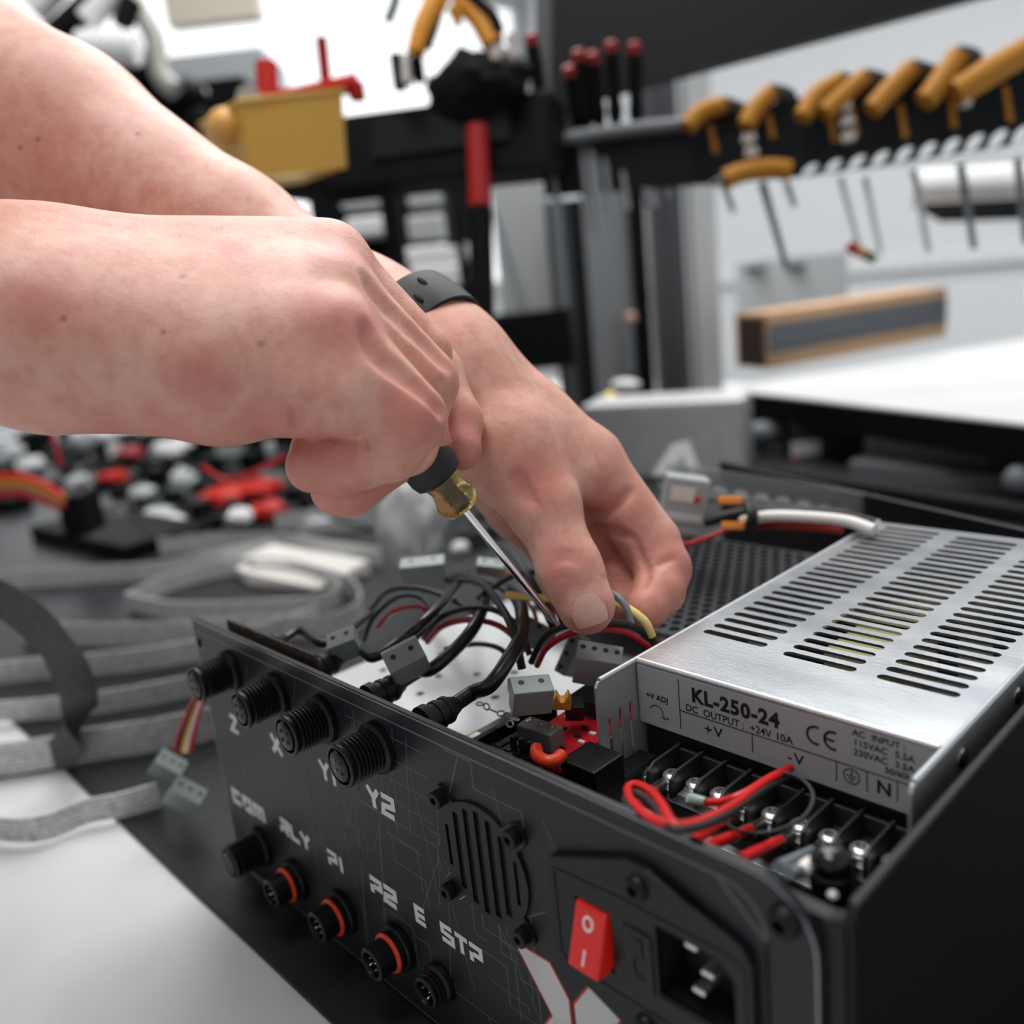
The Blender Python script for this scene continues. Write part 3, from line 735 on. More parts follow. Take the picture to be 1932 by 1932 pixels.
def skin_mesh(name, W, Q, parent, flush, moles):
    inv = root_matrix(parent).inverted(); Mi = np.array(inv); W2 = W @ Mi[:3,:3].T + Mi[:3,3]
    me = bpy.data.meshes.new(name); n = len(W); q = len(Q)
    me.vertices.add(n); me.vertices.foreach_set('co', W2.astype(np.float32).ravel())
    me.loops.add(q*4); me.loops.foreach_set('vertex_index', Q.astype(np.int32).ravel())
    me.polygons.add(q); me.polygons.foreach_set('loop_start', np.arange(0, q*4, 4, dtype=np.int32))
    me.polygons.foreach_set('use_smooth', np.ones(q, dtype=bool)); me.update(calc_edges=True); me.validate()
    for nm, src in (('flush', flush), ('mole', moles)):
        v = np.zeros(n)
        for p, r in src: v = np.maximum(v, np.clip(1 - ((W - np.array(p))**2).sum(1)/r**2, 0, 1))
        a = me.attributes.new(nm, 'FLOAT', 'POINT'); a.data.foreach_set('value', v.astype(np.float32))
    me.materials.append(skin); o = bpy.data.objects.new(name, me); C.objects.link(o); o.parent = parent; return o

def frame_from(p0, p1, side):
    x = (p1-p0).normalized(); z = x.cross(side).normalized(); y = z.cross(x)
    return Matrix(((x[0],y[0],z[0],p0[0]),(x[1],y[1],z[1],p0[1]),(x[2],y[2],z[2],p0[2]),(0,0,0,1)))
def nail(name, c, along, normal, w, l, R, parent, mat):
    """curved nail plate: c centre, along = towards the tip, R = curvature radius across"""
    a = Vector(along).normalized(); n = Vector(normal); n = (n - a*n.dot(a)).normalized(); b = a.cross(n)
    m = MB(); nu, nv = 12, 12; top = []; 
    for th in (0, -.0006):
        for i in range(nu+1):
            for j in range(nv+1):
                u = i/nu*2-1; v = j/nv*2-1
                uu = u*math.sqrt(max(0,1-.5*v*v*(.75 if v < 0 else .55)*abs(v))); 
                x = uu*w/2; y = v*l/2*(1-.10*abs(u)**3)
                ang_ = x/R; m.v.append(c + b*(R*math.sin(ang_)) + n*(R*(math.cos(ang_)-1) - .0010*max(0,v)**2 - .0006*max(0,-v)**3 + th) + a*y)
    k = (nu+1)*(nv+1)
    for i in range(nu):
        for j in range(nv):
            q = (i*(nv+1)+j, i*(nv+1)+j+1, (i+1)*(nv+1)+j+1, (i+1)*(nv+1)+j)
            m.f.append([z for z in q]); m.m.append(0); m.sm.append(True)
    return m.build(name, mat, parent)

person = thing('person', 'person with bare forearms and a black wristband, turning a screwdriver in the open box', 'person', P(-900,420,.36))
ARM_H = .0011
# ---- right hand, closed round the screwdriver; (u, v, depth), radius
def R_(u, v, d, r): return (P(u, v, d), r)
elb = P(-1150,560,.36)
rw = [(elb+Vector((0,0,.012)), .044), R_(-620,520,.325,.041), R_(-200,555,.312,.031), R_(60,553,.308,.0262)]
rw2 = [(elb+Vector((0,0,-.012)), .040), R_(-620,610,.305,.037), R_(-200,635,.29,.029), R_(60,632,.285,.0262)]
mcpI, mcpM, mcpR, mcpP = R_(596,494,.338,.0134), R_(622,497,.320,.0142), R_(634,560,.300,.0138), R_(628,640,.283,.0128)
fr_ = frame_from(P(-1150,560,.36), P(700,650,.30), down)
allp = rw + rw2 + [R_(900,870,.30,.02), R_(600,960,.3,.02), R_(600,900,.34,.02), R_(600,420,.34,.012)]
fd = Field(allp, fr_, ARM_H)
Fm = fd.empty()
fd.chain(Fm, rw, .012); fd.chain(Fm, rw2, .012)
for m_, s_, k in ((mcpI, (60,545,.322,.021), .020), (mcpM, (60,553,.310,.022), .020), (mcpR, (60,590,.295,.022), .020), (mcpP, (80,630,.285,.022), .018)):
    q = R_(*s_); fd.cone(Fm, q[0], m_[0], q[1], m_[1], k)
# hypothenar edge and the folded skin below the little finger
fd.cone(Fm, *[R_(110,672,.284,0)[0], R_(420,705,.286,0)[0]], .0235, .0215, .010)
fd.cone(Fm, R_(420,705,.286,0)[0], R_(560,715,.286,0)[0], .0215, .0175, .008)
fd.cone(Fm, R_(560,735,.283,0)[0], R_(655,742,.281,0)[0], .0140, .0140, .006)
# palm body and thenar on the far side
fd.cone(Fm, R_(150,640,.318,0)[0], R_(520,660,.325,0)[0], .026, .020, .010)
# fingers: the first phalanx blends into the hand, the rest only touches it
def finger(pts, k=.004):
    T_ = fd.empty(); fd.chain(T_, [R_(*p) for p in pts], k); return T_
fI = finger([(596,494,.338,.0122),(826,704,.345,.0098),(862,795,.336,.0092),(868,848,.328,.0080)])
fM = finger([(622,499,.320,.0134),(796,668,.326,.0110)])
fR = finger([(634,560,.300,.0138),(800,722,.306,.0120)])
fP = finger([(628,640,.283,.0134),(772,790,.283,.0121)])
fM2 = finger([(796,668,.326,.0110),(790,830,.316,.0098),(660,925,.308,.0086),(630,926,.306,.0080)])
fR2 = finger([(800,722,.306,.0118),(766,838,.303,.0104),(640,880,.298,.0100),(590,880,.296,.0090)], .003)
fP2 = finger([(772,790,.283,.0118),(738,848,.2860,.0098),(688,866,.293,.0092),(596,850,.299,.0086)], .003)
Fh = Fm
for T_, k_ in ((fI,.004),(fM,.004),(fR,.004),(fP,.006),(fM2,.001),(fR2,.001),(fP2,.0012)): Fh = smin(Fh, T_, k_)
def crease(F, fld, pts, r, k=.0012):
    fine = smooth_path([(p[0], p[1], 0) for p in pts], 4); pts = [fld.surf(F, q.x, q.y) for q in fine]
    pts = [p for p in pts if p is not None]; n = len(pts)
    for i in range(n-1):
        if (pts[i]-pts[i+1]).length > .012: continue
        ra_, rb_ = (r*(.25+.75*math.sin(PI*min(1,max(0,(j+.4)/(n-.2))))) for j in (i, i+1))
        fld.cone(F, pts[i], pts[i+1], ra_, rb_, k, sub=True)
# valleys between the fingers, folds of the little-finger side
crease(Fh, fd, [(690,612),(700,648),(726,680),(770,712),(822,756),(836,780)], .0020, .0035)
crease(Fh, fd, [(690,520),(715,560),(760,606),(810,654),(845,694)], .0012, .004)
crease(Fh, fd, [(553,765),(558,788),(562,812)], .0012, .0022)
crease(Fh, fd, [(612,785),(618,812)], .0007, .0016)
crease(Fh, fd, [(645,790),(650,816)], .0006, .0016)
crease(Fh, fd, [(676,806),(684,835),(690,865),(702,892)], .0008, .0014)
crease(Fh, fd, [(690,834),(722,852),(760,858),(790,852)], .0006, .0014)
for q in (0, 9, 18): crease(Fh, fd, [(822+q*.4,742-q*1.4),(838+q*.3,728-q*1.2)], .0004, .001)
W_, Q_ = fd.mesh(Fh)
sp_ = lambda f_, g_, u, v: (f_.surf(g_, u, v) or P(u, v, .3))
flush = [(sp_(fd,Fh,660,600),.016),(sp_(fd,Fh,655,470),.012),(sp_(fd,Fh,600,560),.012),(sp_(fd,Fh,50,570),.012),(sp_(fd,Fh,440,470),.007),(sp_(fd,Fh,380,720),.014),(P(800,780,.272),.016),(P(560,870,.29),.03),(P(640,920,.30),.03),(P(350,830,.28),.022),(P(520,820,.28),.02),(P(200,800,.28),.02),(P(860,830,.325),.02)]
moles = [(sp_(fd,Fh,u,v),.0013) for u, v in ((308,626),(492,648),(344,522),(120,600))]
ra = skin_mesh('right_arm', W_, Q_, person, flush, moles)

# ---- left hand, reaching in from the upper left
elb2 = P(-900,-250,.47)
lw = [(elb2, .047), R_(-350,-30,.455,.047), R_(120,270,.430,.043), R_(428,460,.405,.032), R_(690,612,.385,.0262), R_(795,664,.378,.0250)]
fr2 = frame_from(P(-900,-250,.47), P(1150,1000,.35), down)
lf = Field(lw + [R_(1310,1100,.36,.02), R_(1100,1200,.33,.015), R_(960,1080,.40,.02)], fr2, ARM_H)
G_ = lf.empty(); lf.chain(G_, lw, .012)
lf.cone(G_, R_(760,668,.368,0)[0], R_(830,712,.365,0)[0], .0235, .0240, .010)
def lc(a, b, k=.010): lf.cone(G_, R_(*a)[0], R_(*b)[0], a[3], b[3], k)
lc((845,676,.380,.021),(1112,868,.378,.0130), .014)        # index metacarpal, upper edge
lc((850,685,.385,.021),(1090,905,.392,.0140))        # middle
lc((840,690,.385,.022),(1040,940,.402,.0140))        # ring
lc((830,720,.385,.022),(975,960,.408,.0140))         # little, far lower edge
lc((850,700,.372,.0235),(960,850,.358,.0200))        # thenar base
lc((960,850,.358,.0200),(1018,945,.350,.0135), .008)
lc((1000,800,.375,.0140),(1090,900,.368,.0110), .012)  # web between thumb and index
th = lf.empty(); lf.chain(th, [R_(962,860,.358,.0165), R_(1030,962,.348,.0125), R_(1075,1075,.340,.0118), R_(1106,1142,.3365,.0110)], .005)
ix = lf.empty(); lf.chain(ix, [R_(1112,868,.378,.0134), R_(1228,1025,.374,.0124)], .004); ix2 = lf.empty(); lf.chain(ix2, [R_(1228,1025,.374,.0124), R_(1250,1074,.369,.0114), R_(1243,1116,.361,.0100), R_(1222,1146,.354,.0088)], .003)
mi = lf.empty(); lf.chain(mi, [R_(1090,905,.392,.0142), R_(1160,1026,.396,.0112), R_(1158,1092,.384,.0098), R_(1176,1140,.372,.0086)], .003)
rg = lf.empty(); lf.chain(rg, [R_(1040,940,.402,.0140), R_(1110,1045,.410,.0112), R_(1120,1100,.395,.0095), R_(1085,1135,.380,.0085)], .003)
lt = lf.empty(); lf.chain(lt, [R_(975,960,.408,.0130), R_(1050,1050,.415,.0102), R_(1070,1100,.402,.0088), R_(1060,1130,.392,.0078)], .003)
Gh = smin(G_, th, .007)
for T_, k in ((ix,.006),(ix2,.0015),(mi,.0012),(rg,.0012),(lt,.003)): Gh = smin(Gh, T_, k)
crease(Gh, lf, [(1098,966),(1130,970),(1165,950),(1190,925)], .0014, .003)
crease(Gh, lf, [(1110,1000),(1150,1002),(1185,1012)], .0010, .003)
crease(Gh, lf, [(1218,1078),(1250,1062),(1275,1052)], .0008, .0016)
crease(Gh, lf, [(1196,1010),(1206,1045),(1220,1080),(1214,1110)], .0012, .0020)
crease(Gh, lf, [(1140,1094),(1165,1088),(1192,1094)], .0008, .0016)
for dv in (0,10,19): crease(Gh, lf, [(1042,1050+dv),(1066,1041+dv),(1100,1046+dv)], .0005, .0012)
for u_ in (962,974,985): crease(Gh, lf, [(u_,890),(u_+12,925),(u_+30,955)], .0006, .002)
W_, Q_ = lf.mesh(Gh)
flush2 = [(P(1066,1060,.327),.014),(P(1020,900,.335),.014),(P(1240,1110,.35),.02),(P(1150,1080,.365),.02),(P(1120,1000,.38),.03),(P(860,640,.36),.012),(P(1290,1070,.36),.02),(P(1105,1165,.33),.010)]
moles2 = [(sp_(lf,Gh,u,v),.0016) for u, v in ((261,252),(38,278),(72,262))]
la = skin_mesh('left_arm', W_, Q_, person, flush2, moles2)
nail_mat = new_mat('fingernail', (0.64,0.36,0.29), 0.28, coat=.25)
nt_ = sp_(lf, Gh, 1110, 1150); nn_ = lf.normal(Gh, nt_); al_ = P(1112,1170,.3375)-P(1082,1085,.3400)
nail('fingernail', nt_ + nn_*.0005, al_, nn_, .0142, .0120, .0090, la, nail_mat)

# ---- wristband
wbm = thing('wristband', 'black rubber wristband with small oval holes on the left wrist', 'wristband', P(815,570,.38))
bd_ = MB(); c0 = P(786,652,.379); axw = (P(850,720,.370)-P(700,600,.386)).normalized(); e1 = (Vector(down)-axw*Vector(down).dot(axw)).normalized(); e2 = axw.cross(e1)
nseg = 72; R1, R2 = .0288, .0280
prof_ = [(-.0105,.0002),(-.0100,.0014),(0,.0022),(.0100,.0014),(.0105,.0002)]
vs = []; fs = []
for k in range(nseg):
    t = 2*PI*k/nseg; dirv = e1*math.cos(t)*R1 + e2*math.sin(t)*R2; un = dirv.normalized()
    for h_, o_ in prof_: vs.append(c0 + dirv + un*o_ + axw*h_)
m5 = len(prof_)
for k in range(nseg):
    k2 = (k+1) % nseg
    for j in range(m5-1): fs.append((k*m5+j, k2*m5+j, k2*m5+j+1, k*m5+j+1))
    fs.append((k*m5+m5-1, k2*m5+m5-1, k2*m5, k*m5))
bd_.add(vs, fs, 0, True); bd_.build('band', new_mat('matt black silicone', (.006,.007,.008), .5, spec=.3), wbm, recalc=True)
def px_of(p): q_ = p-EYE; d_ = q_.dot(fwd); return 966+q_.dot(right)/d_*FPX, 966+q_.dot(down)/d_*FPX, d_
for tu, tv in ((798,543),(788,566)):
    best = min(((px_of(c0+(e1*math.cos(t)*R1+e2*math.sin(t)*R2)+axw*h_)[0]-tu)**2 + (px_of(c0+(e1*math.cos(t)*R1+e2*math.sin(t)*R2)+axw*h_)[1]-tv)**2 + (1e4 if (e1*math.cos(t)+e2*math.sin(t)).dot(fwd) > 0 else 0), t, h_) for t in [k*.02 for k in range(315)] for h_ in (-.003,0,.003))
    t, h_ = best[1], best[2]; dirv = e1*math.cos(t)*R1 + e2*math.sin(t)*R2; un = dirv.normalized(); tg = axw.cross(un)
    Mh = Matrix(((tg[0],axw[0],un[0],0),(tg[1],axw[1],un[1],0),(tg[2],axw[2],un[2],0),(0,0,0,1))); Mh.translation = c0+dirv+un*.0021+axw*h_
    hl = MB(); hl.ball((0,0,0), .0019, 14, sc=(.7,1.5,.35), M=Mh); hl.build('strap_hole', new_mat('deep black', (.001,.001,.001), .8), wbm)

# ---- screwdriver
sd = thing('screwdriver', 'screwdriver with black grip and clear amber collar held in the right fist', 'screwdriver', P(850,920,.312))
tip = P(1052,1180,.338); hb = P(872,956,.322); ad_ = (hb-tip).normalized()
MB().lathe([(.0006,0),(.0013,.004),(.0015,.006),(.0015,(hb-tip).length+.01)], tip, ad_, 16).build('shaft', new_mat('chrome shaft', (.75,.76,.78), .14, 1.0), sd)
MB().lathe([(.0020,-.0004),(.0024,0),(.0024,.0010),(.0015,.0014)], tip+ad_*.0135, ad_, 16, cap=False)
am = MB().lathe([(.0030,0),(.0062,.0006),(.0078,.0030),(.0080,.0062),(.0068,.0090),(.0062,.0115),(.0068,.0140),(.0070,.0160)], hb-ad_*.0015, ad_, 28)
am.build('collar', new_mat('clear amber acetate', (0.88,0.68,0.22), 0.06, trans=.95, bump=(350,.6,.001)), sd)
MB().lathe([(.0022,0),(.0022,.020)], hb+ad_*.0005, ad_, 14).build('shaft_core', new_mat('dark core', (.05,.05,.045), .3, .5), sd)
MB().lathe([(.0072,0),(.0090,.0012),(.0098,.0040),(.0098,.0120),(.0090,.0160),(.0090,.0400),(.0080,.0470),(.0050,.0500),(0,.051)], hb+ad_*.0125, ad_, 30, cap=False).build('grip', black_rubber, sd)
# ------------------------------------------------------------------ inside the box: tray, boards, plugs, cables
tray_m = new_mat('brushed white aluminium tray', (0.70,0.71,0.73), 0.33, 0.55, bump=(200,.15,.0004))
tr_ = MB(); hl_ = [circ(x, y, .0021, 12)[::-1] for x, y in ((-.150,-.020),(-.142,-.030),(-.132,-.036),(-.118,-.040),(-.135,.012),(-.120,.024),(-.106,.036),(-.155,.030),(-.140,.052),(-.098,-.045),(-.088,-.036),(-.165,.0),(-.127,-.006),(-.094,.012),(-.085,.022),(-.112,-.026))]
tr_.poly([rrect(-.182,-.055,-.040,.120,.003,3)]+hl_, FXY(-.0485), .0012)
tag(tr_.build('mounting_tray', tray_m), 'bright perforated aluminium tray under the cable loops inside the control box', 'tray')
sup = MB()
for x in (-.178,-.046):
    for y in (-.050,.114): sup.cyl((x,y,MZ+.002),(x,y,-.0485),.003,seg=10)
sup.build('standoff', black_metal, cb)
# angled bright bracket between tray and boards
bk_ = MB(); bk_.add([Z(985,1165,-.02), Z(1040,1160,-.02), Z(1010,1430,-.046), Z(930,1420,-.046)], [(0,1,2,3)]); 
# chain
chn = thing('bead_chain', 'short grey chain lying between the grey plug and the black cable', 'chain', Z(940,1350,-.02))
for i, (u, v) in enumerate(((905,1328),(918,1333),(931,1341),(945,1346),(960,1350),(972,1357),(962,1366))):
    m_ = MB(); c_ = Z(u, v, -.020); ang_ = i*1.2
    ring = [c_ + Vector((.0017*math.cos(t), .0012*math.sin(t)*math.cos(ang_), .0012*math.sin(t)*math.sin(ang_))) for t in [2*PI*k/10 for k in range(11)]]
    m_.tube(ring, .00035, 6, sub=1); m_.build('link', alu_side, chn)

def cable(name, label, pts, r, mat, cat='cable', group=None, **kw):
    m = MB().tube(pts, r, kw.get('seg', 10)); o = m.build(name, mat); return tag(o, label, cat, group)
# thick black cables with ribbed strain reliefs behind the panel
def thick(label, x, zz, pts, r=.0029):
    base = Vector((x, -.0655, zz)); t = thing('connector_cable', label, 'cable', base)
    MB().lathe([(.0062,0),(.0062,.0030),(.0050,.0034),(.0050,.0058),(.0055,.0060),(.0055,.0078),(.0048,.0080),(.0048,.0100),(.0052,.0102),(.0052,.0118),(.0040,.0135),(.0031,.0160)], base, (0,1,.05), 22).build('strain_relief', black_rubber, t)
    st = base + Vector((0,.0145,.0008))
    MB().tube([st, st+Vector((0,.010,.0012))]+pts, r, 12).build('cable_sheath', new_mat('satin black cable', (.012,.013,.015), .28), t)
    return t
thick('thick black cable from the connector nearest the fan, curving up to the left', -.0430,-.0108, [Z(925,1292,-.004), Z(962,1240,.002), Z(985,1190,.004), Z(975,1130,.002), Z(925,1098,-.004), Z(850,1092,-.012), Z(800,1110,-.03)])
thick('thick black cable from the middle connector, rising between the first two loops', -.0760,-.0112, [Z(815,1262,-.006), Z(862,1222,-.002), Z(896,1180,.002), Z(915,1135,.0), Z(930,1090,-.012)], .0027)
thick('thick black cable from the second connector, passing behind the tall grey plug', -.1185,-.0112, [Z(705,1240,-.006), Z(760,1206,-.003), Z(805,1168,.002), Z(850,1120,.0), Z(880,1080,-.02)], .0024)
thick('thick black cable from the far end connector of the panel', -.165,-.0132, [Z(610,1215,-.012), Z(660,1190,-.012), Z(700,1160,-.015)], .0022)
# loops of thin red and black wire
def pair(label, red, blk, r=.0011, mat=None):
    t = thing('wire_pair', label, 'wires', red[0])
    MB().tube(red, r, 8).build('red_wire', mat or crimson, t); MB().tube(blk, r*1.05, 8).build('black_wire', black_rubber, t); return t
pair('farthest small loop of red and black wire by the panel end', [Z(712,1185,-.012), Z(735,1158,-.006), Z(768,1146,-.003), Z(797,1147,-.003), Z(812,1162,-.008)],
     [Z(688,1208,-.018), Z(705,1165,-.006), Z(748,1128,.001), Z(790,1126,.002), Z(812,1150,0), Z(803,1182,-.006), Z(778,1214,-.014)])
pair('middle arching loop of red and black wire', [Z(806,1212,-.014), Z(835,1182,-.004), Z(880,1170,.0), Z(930,1176,.0), Z(968,1200,-.004), Z(988,1232,-.010)],
     [Z(800,1205,-.014), Z(832,1166,-.001), Z(880,1148,.004), Z(935,1152,.004), Z(978,1184,.0), Z(1000,1236,-.010)], .0013)
pair('right-hand loop of red and black wire just under the left thumb', [Z(1013,1256,-.012), Z(1032,1222,-.002), Z(1075,1196,.005), Z(1130,1187,.007), Z(1180,1192,.004), Z(1224,1220,-.004)],
     [Z(1002,1250,-.012), Z(1026,1204,.0), Z(1072,1180,.008), Z(1130,1174,.010), Z(1188,1180,.006), Z(1232,1206,-.002)], .0013)
cable('yellow_wire', 'pale yellow wire passing behind the left thumb towards the power supply', [P(955,1122,.372), P(1000,1127,.368), P(1060,1130,.362), P(1130,1130,.352), P(1180,1146,.345), P(1216,1172,.342), P(1230,1200,.344)], .0017, yellow_wire, 'wire')
cable('grey_wire', 'short grey wire beside the yellow one at the left thumb', [P(1140,1112,.352), P(1166,1126,.346), P(1184,1150,.343), P(1192,1178,.342)], .0014, grey_wire, 'wire')
for i, (lab, pts, r) in enumerate((
  ('black wire that rises over the red and black loops behind the screwdriver', [Z(842,1094,-.01), Z(905,1100,.004), Z(942,1140,.008), Z(968,1190,.006), Z(985,1262,-.008)], .0017),
  ('black wire bundle running up under the left hand', [Z(1045,1180,.0), Z(1020,1130,.006), Z(985,1070,.004), Z(960,1040,-.006), Z(935,1030,-.02)], .0022),
  ('black wire crossing behind the screwdriver blade', [Z(900,1130,.0), Z(960,1090,.006), Z(1010,1080,.004), Z(1040,1110,.0), Z(1062,1180,-.006)], .0014),
  ('black wire curling behind the far grey plug', [Z(700,1150,-.02), Z(735,1115,-.004), Z(790,1110,-.002), Z(850,1130,-.006), Z(900,1160,-.012)], .0014),
  ('black wire sagging under the middle loop', [Z(960,1250,-.02), Z(945,1225,-.016), Z(900,1215,-.018), Z(840,1225,-.022)], .0012))):
    cable('black_wire', lab, pts, r, black_rubber, 'wire', seg=8)
cable('orange_wire', 'dark orange wire hidden among the black wires near the screwdriver tip', [Z(900,1095,-.012), Z(960,1110,-.006), Z(1005,1150,-.008), Z(1015,1200,-.016)], .0010, new_mat('orange insulation', (.5,.10,.02), .4), 'wire')
cable('orange_wire', 'second dark orange wire looping behind the yellow wire', [Z(925,1090,-.012), Z(985,1080,-.002), Z(1035,1100,.0), Z(1060,1150,-.010)], .0010, bpy.data.materials['orange insulation'], 'wire')

# pluggable grey-green plugs
def plug(label, c, ux, uz, w, d, h, holes=2, sock=True, mat=None, group=None):
    """body w (along ux) x d x h, stepped latch in front, wire holes on top"""
    X = Vector(ux).normalized(); Zv = Vector(uz); Zv = (Zv - X*X.dot(Zv)).normalized(); Y = Zv.cross(X)
    M = Matrix(((X[0],Y[0],Zv[0],c[0]),(X[1],Y[1],Zv[1],c[1]),(X[2],Y[2],Zv[2],c[2]),(0,0,0,1)))
    t = thing('terminal_plug', label, 'plug', M=M, group=group)
    m = MB(); prof = [(-d/2,-h/2),(d*.15,-h/2),(d*.15,-h*.15),(d/2,-h*.15),(d/2,h*.30),(d*.28,h/2),(-d/2,h/2)]
    m.poly([[(y, z) for y, z in prof]], Matrix(((0,0,1,-w/2),(1,0,0,0),(0,1,0,0),(0,0,0,1))), w)
    o = m.build('plug_body', mat or plug_mat, t, bevel=.0004, world=False, recalc=True)
    for k in range(holes):
        x = (k-(holes-1)/2)*w/holes
        MB().lathe([(.0011,0),(.0011,.00015),(0,.00016)], (x,0,h/2), (0,0,1), 12).build('screw_hole', ink, o, world=False)
        if sock: MB().box((x-.0011,d/2-.0001,-h*.05),(x+.0011,d/2+.0002,h*.18)).build('wire_slot', ink, o, world=False)
    lt_ = MB().box((-w*.32,d*.15,-h*.42),(w*.32,d*.26,-h*.18)); lt_.build('latch', mat or plug_mat, t, bevel=.0003, world=False)
    return t
rt = Vector(right); dn = Vector(down); fw_ = Vector(fwd)
plug('grey green plug nearest the far end of the panel, tilted to the left', Z(650,1214,-.004), rt*.9+dn*-.35, -dn*.8-fw_*.5+rt*.3, .0120,.0110,.0105)
plug('largest grey green plug in the middle of the cables, two round holes on its side', Z(765,1245,.0), rt*.9-dn*.45+fw_*.2, -dn*.6-fw_*.7, .0150,.0120,.0120, mat=plug_mat)
plug('grey green plug with a hooked latch hanging beside the red circuit board', Z(1000,1308,-.006), rt*.95-dn*.05+fw_*.2, -dn*.8-fw_*.5, .0145,.0110,.0110)
plug('blurred grey green plug at the back of the cable tangle', P(800,1080,.47), rt*.95-dn*.1, -dn*.9-fw_*.4, .0230,.0140,.0150)
plug('small grey green plug behind the screwdriver blade', P(925,1075,.46), rt*.95+dn*.1, -dn*.9-fw_*.4, .0140,.0120,.0100)
plug('grey green plug half hidden under the black wires by the blade', Z(1010,1195,-.012), rt*.9+dn*.5, -dn*.8-fw_*.5, .0160,.0100,.0090, holes=3)
plug('long grey green plug standing behind the light grey block', Z(1078,1235,-.020), rt*.4-dn*.9, -dn*.4-fw_*.7+rt*-.4, .0180,.0070,.0080, holes=3)
plug('light grey four way block with round tops beside the power supply', Z(1128,1250,-.010), rt*.95+dn*.15-fw_*.1, -dn*.75-fw_*.6, .0175,.0120,.0150, holes=4, sock=False, mat=grey_plastic)

# driver board stack left of the power supply
def orient(c, ux, uz):
    X = Vector(ux).normalized(); Zv = Vector(uz); Zv = (Zv - X*X.dot(Zv)).normalized(); Y = Zv.cross(X)
    return Matrix(((X[0],Y[0],Zv[0],c[0]),(X[1],Y[1],Zv[1],c[1]),(X[2],Y[2],Zv[2],c[2]),(0,0,0,1)))
rb = thing('driver_board', 'red circuit board with a grey screw terminal beside the power supply', 'circuit board', M=orient(Z(1098,1375,-.030), (1,.1,0), (0,0,1)))
bm_ = MB(); bm_.poly([rrect(-.0125,-.030,.0125,.030,.002,4), circ(.0090,-.0265,.0019,16)[::-1]], FXY(0), .0016); bb = bm_.build('board', red_pcb, rb, world=False, bevel=.0002)
MB().lathe([(.0019,0),(.0031,0),(.0031,.0003),(.0019,.0003)], (.0090,-.0265,.0017), (0,0,1), 20, cap=False).build('mounting_ring', new_mat('tinned ring', (.6,.5,.52), .3, .6), bb, world=False)
stm = MB().box((-.0120,-.0235,.0016),(.0040,-.0155,.0095)); sb = stm.build('screw_terminal', new_mat('mid grey plastic', (.15,.16,.17), .4), rb, world=False, bevel=.0005)
for k in range(3): MB().lathe([(.0016,0),(.0016,.0004),(.0004,.0005),(0,.0002)], (-.0093+.0053*k,-.0185,.0095), (0,0,1), 14).build('screw', nickel, sb, world=False)
for k, (x, y) in enumerate(((.004,-.008),(.008,-.004),(.003,-.002),(.008,-.011),(-.004,-.006),(-.008,.002),(.0,.006))):
    MB().box((x-.0013,y-.0008,.0016),(x+.0013,y+.0008,.0026)).build('chip_component', white_plastic if k % 2 else ink, rb, world=False, bevel=.0002)
MB().box((-.0105,.006,.0016),(.0105,.026,.0085)).build('heat_sink', ink, rb, world=False, bevel=.0004)
for k in range(4): MB().cyl((-.0105+.0042*k,-.0275,.0016),(-.0105+.0042*k,-.0275,.0075),.0012,seg=8).build('header_pin', ink, rb, world=False)
am_ = thing('amber_plug', 'small amber yellow plug with two prongs above the red board', 'plug', M=orient(Z(1060,1322,-.014), rt, -dn*.8-fw_*.5))
MB().poly([[(-.0035,-.003),(.0035,-.003),(.0035,.001),(.0022,.0045),(.0008,.001),(-.0008,.001),(-.0022,.0045),(-.0035,.001)]], Matrix(((1,0,0,0),(0,0,-1,.002),(0,1,0,0),(0,0,0,1))), .004).build('plug_shell', amber, am_, world=False, bevel=.0004)
MB().box((.0015,-.0015,-.009),(.0085,.0045,-.002)).build('dark_housing', black_plastic, am_, world=False, bevel=.0004)
bx = thing('socket_board', 'black board with pin sockets and a metal port under the red board', 'circuit board', M=orient(Z(1035,1420,-.036), (1,0,0), (0,0,1)))
MB().box((-.036,-.024,-.002),(.034,.022,0)).build('board', new_mat('black circuit board', (.012,.013,.014), .35), bx, world=False, bevel=.0002)
for k in range(5): MB().box((-.010+.0050*k,-.018,0),(-.0066+.0050*k,-.004,.0085)).build('pin_socket', black_plastic, bx, world=False, bevel=.0003)
MB().box((-.0290,-.0225,0),(-.0180,-.0100,.0045)).build('metal_port', new_mat('bronze tinted port', (.55,.47,.40), .25, 1.0), bx, world=False, bevel=.0005)
MB().box((-.0165,-.0235,.0),(-.0135,.0200,.0110)).build('edge_socket', black_plastic, bx, world=False, bevel=.0004)
oc = thing('orange_clip', 'curved orange clip lying between black sockets near the front panel', 'clip', Z(1035,1425,-.030))
MB().tube([Z(1012,1412,-.024), Z(1014,1426,-.024), Z(1030,1436,-.024), Z(1048,1434,-.024), Z(1060,1424,-.024)], .0024, 10).build('clip_band', orange_rubber, oc)
for i, (u, v, w_, h_, lb_) in enumerate(((1120,1470,.016,.018,'black relay block against the front panel by the supply'),(965,1455,.030,.012,'flat black block behind the fan grille'))):
    m_ = MB().box((-w_/2,-.008,-h_/2),(w_/2,.008,h_/2)); o_ = m_.build('relay_block', black_plastic, bevel=.0008); o_.matrix_basis = Matrix.Translation(Z(u, v, -.034)); tag(o_, lb_, 'relay')

